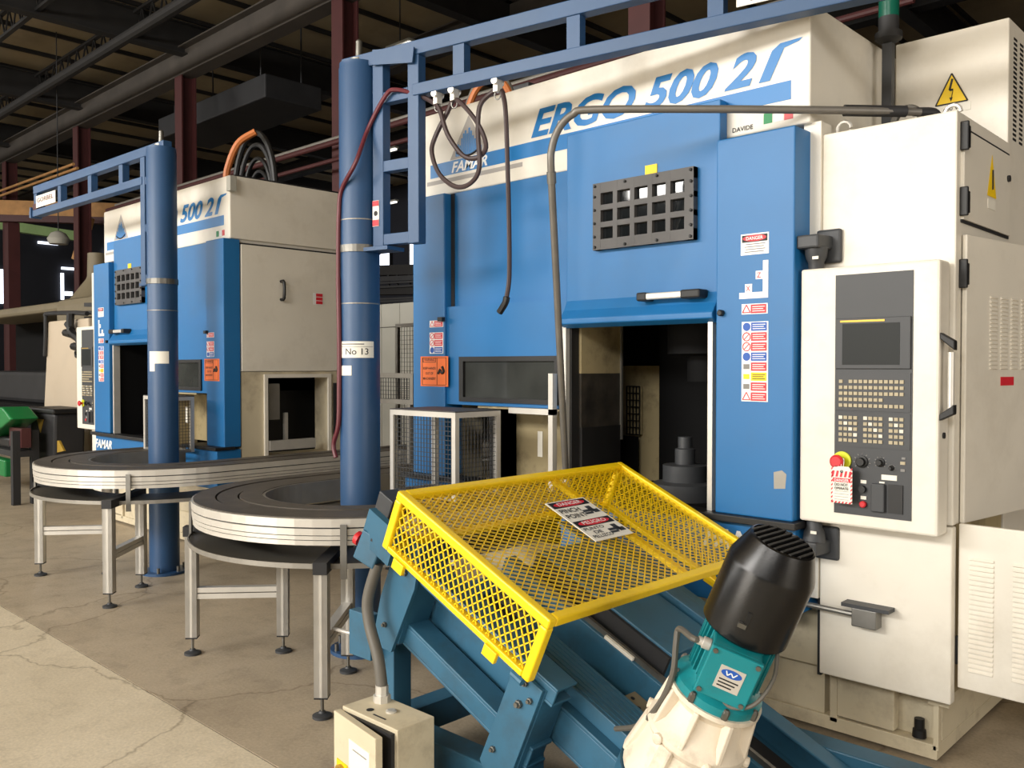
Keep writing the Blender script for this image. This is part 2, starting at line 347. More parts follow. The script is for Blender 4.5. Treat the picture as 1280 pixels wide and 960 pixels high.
def machine(mir):
    X = (lambda x: S2-x) if mir else (lambda x: x)
    T = TX if mir else 0
    def B(mb, x0, x1, y0, y1, z0, z1):
        a, b = sorted((X(x0), X(x1))); return mb.box(a, b, y0, y1, z0, z1)
    root = thing('machining_center', 'blue and cream machining center whose door stands behind a blue crane column' if mir else 'large blue and cream machining center behind the yellow mesh guard', 'machine', (X(-2.9), 4.2, 0))
    P = lambda name, m, mb, **k: mb.build(name, m, root, **k)
    Y0 = 3.53
    # housing
    hd = P('upper_housing', 'cream', B(MB(), -4.14, -1.66, Y0, 4.9, 2.615, 3.115), bevel=.008)
    P('housing_roof', 'dark', B(MB(), -4.10, -1.70, 3.6, 4.86, 3.10, 3.135))
    # base plinth and floor skirt
    mb = MB(); B(mb, -4.0, -1.19, 3.70, 4.85, .02, .08); B(mb, -4.0, -1.19, 3.76, 4.85, .08, .30); B(mb, -4.0, -1.62, 3.66, 4.8, .30, .62)
    P('base', 'cream_dirty', mb, bevel=.004)
    P('base_cover', 'cream_dirty', B(MB(), -4.0, -1.66, 3.71, 3.76, .08, .29), bevel=.003); P('base_cover', 'cream_dirty', B(MB(), -1.60, -1.36, 3.70, 3.76, .09, .27), bevel=.003)
    P('base_post', 'cream_dirty', B(MB(), -1.205, -1.185, 3.70, 3.73, .06, .27)); P('base_post', 'cream_dirty', B(MB(), -1.63, -1.60, 3.70, 3.76, .06, .30))
    P('base_flange', 'cream_dirty', B(MB(), -1.22, -1.14, 3.68, 4.6, .25, .29))
    P('levelling_foot', 'black', MB().lathe((X(-1.27), 3.735, .085), (0, 0, 1), [(0, .028), (.03, .026), (.035, .02), (.075, .02)], 12), smooth=True)
    # left corner pillar with stickers
    P('corner_pillar', 'blue', B(MB(), -4.15, -3.865, 3.465, 3.61, .95, 2.61), bevel=.006)
    P('panel_gap', 'dark', B(MB(), -3.862, -3.835, 3.515, 3.529, 1.95, 2.61))
    P('upper_panel', 'blue', B(MB(), -3.865, -2.96, 3.522, 3.70, 1.93, 2.612))
    wp = MB(); B(wp, -3.865, -2.935, 3.485, 3.53, 1.65, 1.945); B(wp, -3.865, -3.735, 3.485, 3.53, 1.375, 1.65); B(wp, -3.00, -2.935, 3.485, 3.53, 1.375, 1.65); B(wp, -3.735, -3.0, 3.485, 3.53, 1.375, 1.405)
    wpn = P('window_panel', 'blue', wp)
    fr = MB(); B(fr, -3.75, -2.985, 3.472, 3.50, 1.625, 1.652); B(fr, -3.75, -2.985, 3.472, 3.50, 1.395, 1.42); B(fr, -3.75, -3.715, 3.472, 3.50, 1.42, 1.625); B(fr, -3.02, -2.985, 3.472, 3.50, 1.42, 1.625)
    fr.build('window_frame', 'black', wpn); B(MB(), -3.715, -3.02, 3.49, 3.496, 1.42, 1.625).build('pane', 'glass_smoke', wpn)
    P('support_rail', 'alu', B(MB(), -3.3, -2.985, 3.42, 3.46, 1.345, 1.375))
    P('support_post', 'alu', B(MB(), -3.015, -2.985, 3.42, 3.455, .95, 1.56))
    # lower blue plinth and sill
    P('lower_panel', 'blue', B(MB(), -4.15, -3.62, 3.40, 3.61, .62, .93), bevel=.006); P('lower_panel', 'blue', B(MB(), -2.94, -1.665, 3.43, 3.75, .56, .93), bevel=.006)
    P('sill', 'black', B(MB(), -4.17, -3.60, 3.375, 3.55, .93, .955), bevel=.004); P('sill', 'black', B(MB(), -2.95, -1.645, 3.385, 3.5, .925, .955), bevel=.004)
    vs, fs = text_mesh('FAMAR', 1.0, .40, .085, .28, .03)
    xo = -8.965 if mir else -2.10
    MBt = MB(); MBt.add([(xo+p[0], 3.428, .80+p[1]-.0*p[0]) for p in vs], fs); P('lettering', 'white_print', MBt)
    # conveyor tunnel under the window panel
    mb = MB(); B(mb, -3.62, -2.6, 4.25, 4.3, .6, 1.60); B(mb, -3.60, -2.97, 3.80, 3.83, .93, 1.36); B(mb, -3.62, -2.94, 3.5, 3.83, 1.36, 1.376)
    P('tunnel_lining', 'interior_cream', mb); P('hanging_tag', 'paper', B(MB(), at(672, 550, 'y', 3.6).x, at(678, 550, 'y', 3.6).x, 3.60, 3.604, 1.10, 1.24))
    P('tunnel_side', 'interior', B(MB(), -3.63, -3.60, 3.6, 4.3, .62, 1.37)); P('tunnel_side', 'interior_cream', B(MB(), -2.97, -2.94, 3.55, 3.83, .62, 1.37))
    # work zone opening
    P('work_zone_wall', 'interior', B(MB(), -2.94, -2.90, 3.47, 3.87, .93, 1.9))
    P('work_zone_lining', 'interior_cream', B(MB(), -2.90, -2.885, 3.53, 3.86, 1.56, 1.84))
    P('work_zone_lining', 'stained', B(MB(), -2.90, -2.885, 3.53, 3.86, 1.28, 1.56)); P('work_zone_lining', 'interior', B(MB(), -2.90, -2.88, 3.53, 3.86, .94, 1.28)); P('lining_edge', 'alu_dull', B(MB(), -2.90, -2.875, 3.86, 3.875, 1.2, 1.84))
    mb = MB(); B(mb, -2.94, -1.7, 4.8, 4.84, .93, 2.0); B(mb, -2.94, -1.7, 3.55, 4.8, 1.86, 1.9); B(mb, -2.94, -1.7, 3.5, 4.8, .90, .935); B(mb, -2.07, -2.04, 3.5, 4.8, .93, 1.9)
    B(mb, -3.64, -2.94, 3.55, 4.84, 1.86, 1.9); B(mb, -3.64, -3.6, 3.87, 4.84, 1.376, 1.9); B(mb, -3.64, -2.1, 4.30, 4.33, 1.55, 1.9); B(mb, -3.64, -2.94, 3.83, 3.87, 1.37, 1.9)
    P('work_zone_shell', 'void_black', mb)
    P('back_panel', 'cream', B(MB(), -4.1, -1.68, 4.84, 4.88, .3, 2.62))
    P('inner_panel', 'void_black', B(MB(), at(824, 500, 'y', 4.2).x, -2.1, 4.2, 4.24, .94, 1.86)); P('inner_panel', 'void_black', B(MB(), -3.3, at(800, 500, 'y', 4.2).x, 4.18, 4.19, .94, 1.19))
    g = MB()
    ga, gb_ = at(783, 500, 'y', 4.2).x, at(799, 500, 'y', 4.2).x
    for i in range(5): B(g, ga+(gb_-ga)*i/4-.003, ga+(gb_-ga)*i/4+.003, 4.2, 4.206, 1.20, 1.48)
    for i in range(8): B(g, ga, gb_, 4.2, 4.206, 1.20+i*.04-.003, 1.20+i*.04+.003)
    P('inner_grille', 'black', g, kind='stuff'); P('inner_window', 'interior_cream', B(MB(), ga, gb_, 4.22, 4.23, 1.2, 1.48))
    mb = MB().lathe((X(-2.42), 3.78, .935), (0, 0, 1), [(0, .16), (.08, .16), (.09, .11), (.17, .11), (.175, .05), (.25, .05), (.255, .035), (.31, .035)], 20); P('spindle_chuck', 'charcoal', mb, smooth=True)
    mb = MB().lathe((X(-2.4), 3.95, 1.86), (0, 0, -1), [(0, .2), (.2, .2), (.21, .1), (.34, .1)], 18); P('spindle_head', 'void_black', mb, smooth=True)
    for xx in (-2.925, -2.075): P('opening_edge', 'alu', B(MB(), xx-.012, xx+.012, 3.44, 3.50, .95, 1.82))
    # door with gridded window
    D = MB(); x0, x1 = -2.93, -2.045; zt = 2.778; dy = .065
    D.prism([(X(x0), 3.465, 1.93), (X(x0), 3.465, zt), (X(x0), 3.527, zt), (X(x0), 3.527, 1.80), (X(x0), 3.45, 1.79), (X(x0), 3.405, 1.81), (X(x0), 3.405, 1.835), (X(x0), 3.44, 1.88)], (X(x1)-X(x0), 0, 0))
    door = P('door', 'blue', D, bevel=.005)
    wx0, wx1 = at(741, 228, 'y', 3.43).x, at(867, 208, 'y', 3.43).x; wz0, wz1 = at(803, 306, 'y', 3.43).z, at(803, 219, 'y', 3.43).z
    n = 5; cw = (wx1-wx0-.07)/n; ch = (wz1-wz0-.075)/3; gy0, gy1 = 3.43, 3.466
    G = MB()
    for i in range(n+1):
        a = wx0+.035+i*cw; G.box(*sorted((X(a-(.035 if i == 0 else .013)), X(a+(.035 if i == n else .013)))), gy0, gy1, wz0, wz1)
    for j in range(4):
        b = wz0+.0375+j*ch; B(G, wx0, wx1, gy0+.0005, gy1, b-(.0375 if j == 0 else .013), b+(.0375 if j == 3 else .013))
    gr = G.build('window_grid', 'plate_grey', door)
    for i in range(n):
        for j in range(3):
            a = wx0+.035+i*cw; b = wz0+.0375+j*ch
            B(MB(), a+.013, a+cw-.013, 3.452, 3.456, b+.013, b+ch-.013).build('pane', 'glass_dark', door)
    bo = [(wx0+.014+(wx1-wx0-.028)*q/3, zz) for q in range(4) for zz in (wz0+.014, wz1-.014)]+[(xx, wz0+(wz1-wz0)*q/5) for q in (1, 2, 3, 4) for xx in (wx0+.012, wx1-.012)]
    for (a, b) in bo: MB().lathe((X(a), gy0, b), (0, -1, 0), [(0, .007), (.006, .007), (.008, .004)], 8).build('bolt', 'black', door)
    a, b = at(800, 213, 'y', 3.39), at(812, 205, 'y', 3.39)
    xs = a.x+.005; B(MB(), xs-.027, xs+.04, 3.461, 3.465, wz1+.002, wz1+.05).build('paper_label', 'yellow_sign', door)
    hz = at(835, 369, 'y', 3.40).z; hx0, hx1 = at(797, 370, 'y', 3.40).x, at(876, 367, 'y', 3.40).x
    B(MB(), hx0+.03, hx1-.03, 3.39, 3.415, hz-.015, hz+.015).build('door_handle', 'alu', door, bevel=.006)
    for (p, q) in ((hx0, hx0+.055), (hx1-.1, hx1)): B(MB(), p, q, 3.385, 3.465, hz-.02, hz+.02).build('handle_bracket', 'black', door, bevel=.008)
    # right pillar
    P('front_pillar', 'blue', B(MB(), -2.035, -1.672, 3.42, 3.60, .955, 2.585), bevel=.006)
    P('pillar_backing', 'cream', B(MB(), -1.70, -1.625, 3.56, 4.2, .62, 2.62))
    MB().lathe((X(-2.005), 3.42, 1.83), (0, -1, 0), [(0, .014), (.02, .014), (.024, .01)], 12).build('knob', 'black', root)
    if not mir: P('scuff_patch', 'alu_dull', MB().prism([(-1.755, 3.4195, 1.085), (-1.705, 3.4195, 1.09), (-1.70, 3.4195, 1.15), (-1.72, 3.4195, 1.165), (-1.757, 3.4195, 1.155)], (0, .001, 0)))
    # header art: stripe, painted shadow line, lettering, emblem, flag (not mirrored on the second machine)
    yy = 3.5285
    zs0, zs1 = 2.728, 2.808
    MB().box(-4.06+T, -1.745+T, yy, yy+.002, zs0, zs1).build('stripe', 'blue_print', root)
    MB().box(-4.09+T, -3.30+T, yy, yy+.002, zs0-.042, zs0-.018).build('stripe', 'logo_grey', root)  # shadow line below the blue stripe, painted on as a grey strip
    lx0 = at(664, 175, 'y', yy).x; lx1 = at(984, 60, 'y', yy).x
    lx1 = at(946, 62, 'y', yy).x
    vs, fs = text_mesh('ERGO 500 2', 1.0, lx1-lx0, .150, .34, .03)
    MB().add([(lx0+T+p[0], yy-.001, 2.824+p[1]) for p in vs], fs).build('lettering', 'blue_print', root)
    tx = lx1+.01+T; tz = 2.826
    MB().prism([(tx, yy-.001, tz), (tx+.052, yy-.001, tz), (tx+.118, yy-.001, tz+.125), (tx+.185, yy-.001, tz+.138), (tx+.20, yy-.001, tz+.150), (tx+.10, yy-.001, tz+.148), (tx+.062, yy-.001, tz+.125)], (0, .0005, 0)).build('lettering', 'blue_print', root)
    vs, fs = text_mesh('FAMAR', 1.0, .30, .062, .28, .03)
    MB().add([(-3.87+T+p[0], yy-.001, 2.735+p[1]) for p in vs], fs).build('lettering', 'white_print', root)
    ex = -3.725+T; ez = 2.812
    em = MB().prism([(ex-.16, yy, ez), (ex+.16, yy, ez), (ex, yy, ez+.235)], (0, .0016, 0)).build('emblem', 'logo_grey', root)
    mb = MB()
    for i, h in enumerate((.04, .07, .06, .10, .125, .14, .12, .15, .13, .10, .08, .085, .05, .035)):
        xx = ex-.11+i*.0157; mb.box(xx, xx+.0135, yy-.001, yy, ez+.012, ez+.012+h)
    mb.build('castle_drawing', 'blue_print', em)
    MB().tube([(ex-.1+.2*q/8, yy-.001, ez+.035-.03*math.sin(math.pi*q/8)) for q in range(9)], .006, 5, 0).build('castle_moat', 'ink', em)
    for (a, c) in ((-1.87, 'green_flag'), (-1.82, 'white_print'), (-1.775, 'red')): MB().box(a+T, a+.04+T, yy, yy+.002, 2.645, 2.69).build('flag_field', c, root)
    if not mir:
        vs, fs = text_mesh('DAVIDE', 1.0, .10, .020, 0, .01); MB().add([(-2.02+p[0], yy-.001, 2.635+p[1]) for p in vs], fs).build('lettering', 'ink', root)
    # stickers, right pillar
    y = 3.4185
    def st(px0, py0, px1, py1, yv, bg, rows, **k):
        p = at((px0+px1)/2, py0, 'y', yv); q = at((px0+px1)/2, py1, 'y', yv); u0 = at(px0, (py0+py1)/2, 'y', yv).x; u1 = at(px1, (py0+py1)/2, 'y', yv).x
        a, b = sorted((X(u0), X(u1))); return sticker(root, a, b, q.z, p.z, yv, bg, rows, **k), (a, b, q.z, p.z)
    s, (a, b, c, d) = st(926, 291.5, 961, 318, y, 'white_print', ())
    MB().box(a+.006, b-.006, y-.001, y, d-(d-c)*.40, d-.006).build('colour_field', 'ink', s)
    mbo = MB().lathe((0, 0, 0), (0, -1, 0), [(0, 1), (.0008, 1)], 20); mbo.v = [((a+b)/2+(b-a)*.42*p[0], y-.001+p[1], d-(d-c)*.22+(d-c)*.15*p[2]) for p in mbo.v]; mbo.build('colour_field', 'red_print', s)
    lettering('DANGER', (a+(b-a)*.2, y-.0022, d-(d-c)*.30), (1, 0, 0), (0, 0, 1), (b-a)*.6, (d-c)*.16, 'white_print', s)
    mb = MB()
    for q in range(4): mb.box(a+(b-a)*(.14+.04*(q % 2)), b-(b-a)*(.12+.05*((q+1) % 2)), y-.001, y, c+(d-c)*(.12+.12*q), c+(d-c)*(.16+.12*q))
    mb.build('print_lines', 'ink_grey', s, kind='stuff')
    # axis decal
    p0 = at(957, 325, 'y', y); p1 = at(957, 372, 'y', y); p2 = at(924, 370, 'y', y)
    sg = -1 if mir else 1
    mb = MB(); B(mb, p0.x-.012, p0.x+.012, y, y+.002, p1.z, p0.z); B(mb, p2.x, p0.x-.012, y, y+.002, p1.z, p1.z+.026)
    B(mb, p0.x-.045, p0.x-.012, y, y+.002, p1.z+.08, p1.z+.115); B(mb, p0.x-.095, p0.x-.062, y, y+.002, p1.z+.026, p1.z+.062)
    ad = P('axis_decal', 'white_print', mb)
    for (tx, dx, dz) in (('Z', -.040, .086), ('X', -.090, .032)):
        xx = X(p0.x+dx) if not mir else X(p0.x+dx)-.02
        lettering(tx, (xx, y-.001, p1.z+dz), (1, 0, 0), (0, 0, 1), .02, .022, 'red_print', ad)
    st(927, 379.5, 959.5, 392.5, y, 'white_print', (('red_print', 'tri'),))
    st(927, 402, 960, 502, y, 'white_print', (('blue_sign', 'disc'), ('red_print', 'ban'), ('red_print', 'ban'), ('blue_sign', 'disc'), ('red_print', 'box'), ('yellow_sign', 'box'), ('red_print', 'box'), ('red_print', 'tri')))
    # stickers, corner pillar
    y2 = 3.4635
    st(537, 400.5, 554, 409, y2, 'white_print', (('red_print', 'tri'),))
    st(537, 415.5, 554, 442, y2, 'white_print', (('red_print', 'ban'), ('red_print', 'ban'), ('blue_sign', 'disc')))
    s, (a, b, c, d) = st(525.8, 445.5, 560, 483, y2, 'orange_sign', ())
    W = b-a; H = d-c
    mb = MB()
    for (p, q, r, t) in ((.06, .94, .04, .055), (.06, .94, .945, .96), (.06, .075, .04, .96), (.925, .94, .04, .96), (.60, .615, .04, .96), (.09, .56, .80, .815), (.09, .56, .95, .96), (.09, .105, .8, .96), (.545, .56, .8, .96)): mb.box(a+W*p, a+W*q, y2-.001, y2, c+H*r, c+H*t)
    mb.build('border', 'ink', s)
    for (tx, zz, ww) in (('WARNING', .845, .38), ('KEEP HANDS', .56, .46), ('OUT OF', .39, .28), ('MACHINERY', .22, .46)): lettering(tx, (a+W*(.33-ww/2), y2-.001, c+H*zz), (1, 0, 0), (0, 0, 1), W*ww, H*.085, 'ink', s)
    MB().tube([(a+W*.66, y2-.001, c+H*.42), (a+W*.72, y2-.001, c+H*.55), (a+W*.78, y2-.001, c+H*.45), (a+W*.86, y2-.001, c+H*.5), (a+W*.8, y2-.001, c+H*.66)], W*.035, 5, 4).build('symbol', 'ink', s)
    B(MB(), -3.90, -3.86, 3.44, 3.465, 1.86, 1.885).build('latch', 'black', root)
    # cover sheet on the outer side face, with handle and label, and the loading window under it
    sx = -4.14
    P('side_panel', 'cream', B(MB(), sx-.012, sx+.03, 3.62, 4.9, 1.555, 2.575), bevel=.004)
    P('side_seam', 'dark', B(MB(), sx-.004, sx+.03, 3.6, 4.9, 2.575, 2.588))
    P('side_frame', 'cream', B(MB(), sx+.02, sx+.25, 3.6, 4.9, 1.55, 2.62))
    h = MB().tube([(X(sx-.012), 3.98, 2.30), (X(sx-.06), 3.98, 2.29), (X(sx-.06), 3.98, 2.16), (X(sx-.012), 3.98, 2.15)], .013, 8, 3); P('side_handle', 'black', h, smooth=True)
    xs = X(sx-.0135); mb = MB()
    a, b = 4.29, 4.39; P('warning_label', 'white_print', MB().box(min(xs, xs+.001), max(xs, xs+.001), a, b, 2.125, 2.225))
    for q in range(3): P('label_field', 'red_print', B(MB(), sx-.0155, sx-.0135, a+.03, b-.004, 2.13+.032*q, 2.157+.032*q))
    mb = MB(); B(mb, sx+.0, sx+.22, 3.62, 3.83, .62, 1.55); B(mb, sx+.0, sx+.22, 4.46, 4.9, .62, 1.55); B(mb, sx, sx+.22, 3.83, 4.46, .62, .86); B(mb, sx, sx+.22, 3.83, 4.46, 1.52, 1.55)
    P('lower_side', 'cream_dirty', mb)
    mb = MB(); B(mb, sx-.02, sx, 3.82, 3.85, .86, 1.53); B(mb, sx-.02, sx, 4.44, 4.47, .86, 1.53); B(mb, sx-.02, sx, 3.85, 4.44, 1.50, 1.53)
    P('loading_frame', 'cream', mb)
    P('loading_rail', 'alu', B(MB(), sx-.03, sx+.02, 3.86, 4.3, .90, .98)); P('loading_post', 'alu', B(MB(), sx+.1, sx+.13, 4.08, 4.11, .9, 1.2))
    P('loading_arm', 'alu_dull', B(MB(), sx+.05, sx+.12, 3.9, 4.0, 1.15, 1.45))
    mb = MB(); B(mb, sx+.5, sx+.54, 3.65, 4.85, .6, 1.55); P('loading_back', 'interior', mb)
    P('loading_strut', 'dark', B(MB(), sx-.02, sx+.0, 4.50, 4.525, 1.0, 1.45))
    # boxes on top edge
    P('junction_box', 'grey_panel', B(MB(), -4.20, -4.14, 3.50, 3.56, 2.98, 3.10), bevel=.005)
    return root
M1 = machine(False); M2 = machine(True)
# =================================================================== CONTROL CABINETS
def cabinet(mir):
    X = (lambda x: S2-x) if mir else (lambda x: x)
    def B(mb, x0, x1, y0, y1, z0, z1):
        a, b = sorted((X(x0), X(x1))); return mb.box(a, b, y0, y1, z0, z1)
    root = thing('electrical_cabinet', 'cream electrical cabinet behind the control desk of the machine by the second crane column' if mir else 'cream electrical cabinet with black hinges and ajar louvred side doors', 'cabinet', (X(-1.37), 3.9, .29))
    P = lambda name, m, mb, **k: mb.build(name, m, root, **k)
    x0, x1 = -1.625, -1.10; y0, y1 = 3.575, 4.28
    if mir: y0 = 3.62
    P('body', 'cream', B(MB(), x0, x1, y0, y1, .99, 2.565), bevel=.006)
    P('lower_frame', 'cream_dirty', B(MB(), x0+.02, x1-.03, y0+.04, y1, .29, .99))
    P('front_door', 'cream', B(MB(), x0+.005, x1, y0-.01, y0+.04, .305, .985), bevel=.006)
    P('seam', 'dark', B(MB(), x0-.012, x0+.004, y0+.01, y0+.05, .29, 2.56))
    P('lifting_eye', 'alu', MB().tube([(X(-1.16)+.03*math.cos(t*.5), 3.72, 2.595+.03*math.sin(t*.5)) for t in range(13)], .008, 6, 0), smooth=True)
    P('lifting_eye', 'alu', MB().tube([(X(-1.57)+.03*math.cos(t*.5), 3.66, 2.595+.03*math.sin(t*.5)) for t in range(13)], .008, 6, 0), smooth=True)
    if mir: return root
    # bracket on the lower door
    P('handle_plate', 'charcoal', B(MB(), -1.50, -1.31, 3.50, 3.565, .625, .64)); P('handle_box', 'galv', B(MB(), -1.46, -1.36, 3.505, 3.565, .55, .625), bevel=.004)
    P('latch_rod', 'galv', MB().cyl((-1.78, 3.52, .60), (-1.46, 3.52, .595), .011, 10))
    # side doors on the +X face
    dz0, dz1 = at(1203, 275, 'x', x1).z, 2.50
    sd = P('side_door', 'cream', MB().box(x1, x1+.012, y0+.05, 4.24, dz0, dz1))
    pass
    MB().box(x1+.001, x1+.006, y0+.045, 4.245, dz1, dz1+.012).build('door_gap', 'dark', sd); MB().box(x1+.001, x1+.006, y0+.045, 4.245, dz0-.012, dz0).build('door_gap', 'dark', sd)
    MB().lathe((x1+.012, 4.2, dz0+.24), (1, 0, 0), [(0, .014), (.01, .014)], 10).build('lock', 'dark', sd)
    ty, tz = 3.97, dz0+.13
    MB().prism([(x1+.013, ty-.06, tz), (x1+.013, ty+.06, tz), (x1+.013, ty, tz+.17)], (.001, 0, 0)).build('warning_triangle', 'yellow_sign', sd)
    MB().bar((x1+.0145, ty, tz+.03), (x1+.0145, ty, tz+.11), .012, .001).build('bolt_symbol', 'ink', sd)
    MB().box(x1+.012, x1+.014, ty-.05, ty+.05, tz-.05, tz-.012).build('voltage_plate', 'paper', sd)
    def hinge(z, yv=y0+.045, par=None):
        mb = MB(); mb.box(x1+.0, x1+.03, yv-.012, yv+.004, z-.055, z+.055); mb.box(x1, x1+.026, yv+.004, yv+.035, z-.042, z+.042)
        P('hinge', 'black', mb, bevel=.004)
    for z in (at(1202, 171, 'x', x1).z, at(1200, 252, 'x', x1).z, at(1198, 342, 'x', x1).z, at(1194, 812, 'x', x1).z): hinge(z)
    # ajar upper louvred door, turned 8 degrees about its front edge
    a8 = math.radians(8); Mx = Matrix.Translation((x1+.004, y0+.06, 0)) @ Matrix.Rotation(-a8, 4, 'Z')
    uz0, uz1 = .995, at(1203, 294, 'x', x1).z
    ld = P('louvre_door', 'cream', MB(Mx).box(0, .018, 0, .70, uz0, uz1), bevel=.004)
    for cidx in range(4):
        for k in range(18):
            ya = .20+cidx*.095; zb = 1.585+k*.0165
            m = MB(Mx); m.prism([(.018, ya, zb), (.026, ya, zb+.003), (.018, ya, zb+.012)], (0, .06, 0)); m.build('louvre', 'cream', ld)
    MB(Mx).box(.018, .020, .30, .42, 1.52, 1.555).build('warning_label', 'red_print', ld)
    # lower louvred door, swung wide open
    a96 = math.radians(92); My = Matrix.Translation((x1+.012, y0+.05, 0)) @ Matrix.Rotation(-a96, 4, 'Z')
    lz0, lz1 = at(1200, 860, 'y', y0+.03).z, at(1204, 655, 'y', y0+.03).z
    ld = P('louvre_door', 'cream', MB(My).box(0, .02, 0, .70, lz0, lz1), bevel=.004)
    for cidx in range(4):
        for k in range(24):
            ya = .04+cidx*.15; zb = lz0+.07+k*.0185
            m = MB(My); m.prism([(.02, ya, zb), (.029, ya, zb+.003), (.02, ya, zb+.013)], (0, .085, 0)); m.build('louvre', 'cream', ld)
    P('interior_shadow_board', 'interior_cream', MB().box(x1-.05, x1-.02, y0+.1, y1, .32, .99))
    return root
cabinet(False); cabinet(True)
# tall transformer cabinet behind
r = thing('transformer_cabinet', 'tall cream cabinet with yellow high voltage triangle and side vents', 'cabinet', (-1.36, 4.7, .3))
MB().box(-1.60, -1.115, 4.30, 5.3, .3, 3.12).build('body', 'cream', r, bevel=.006)
for c in range(3):
    for k in range(22):
        MB().box(-1.1155, -1.113, 4.37+c*.10, 4.42+c*.10, 2.60+k*.021, 2.61+k*.021).build('vent_slot', 'black', r)
tx, tz, ty = -1.405, 2.73, 4.297
w0, w1 = at(1172, 130, 'y', ty), at(1207, 122, 'y', ty)
cx = (w0.x+w1.x)/2; hw = (w1.x-w0.x)/2+.01; tz = at(1190, 129, 'y', ty).z; th = at(1189, 92, 'y', ty).z-tz
t_ = MB().prism([(cx-hw, ty, tz), (cx+hw, ty, tz), (cx, ty, tz+th)], (0, .002, 0)).build('warning_triangle', 'yellow_sign', r)
mb = MB()
for (a, b) in (((-.98, 0), (0, 1)), ((.98, 0), (0, 1)), ((-.98, 0), (.98, 0))): mb.bar((cx+hw*a[0], ty-.001, tz+th*a[1]), (cx+hw*b[0], ty-.001, tz+th*b[1]), .001, .006)
mb.build('border', 'ink', t_)
bz = [(0.05, .82), (-.12, .45), (.10, .45), (-.02, .12)]
mb = MB()
for i in range(3): mb.bar((cx+hw*bz[i][0], ty-.001, tz+th*bz[i][1]), (cx+hw*bz[i+1][0], ty-.001, tz+th*bz[i+1][1]), .001, .009)
mb.prism([(cx-hw*.13, ty-.001, tz+th*.2), (cx+hw*.08, ty-.001, tz+th*.2), (cx-hw*.03, ty-.001, tz+th*.06)], (0, -.0005, 0)); mb.build('bolt_symbol', 'ink', t_)
pl = MB().box(cx-hw-.01, cx+hw+.012, ty, ty+.002, tz-.042, tz-.004).build('voltage_plate', 'paper', r)
lettering('440 V', (cx-.035, ty-.001, tz-.033), (1, 0, 0), (0, 0, 1), .065, .018, 'ink', pl)
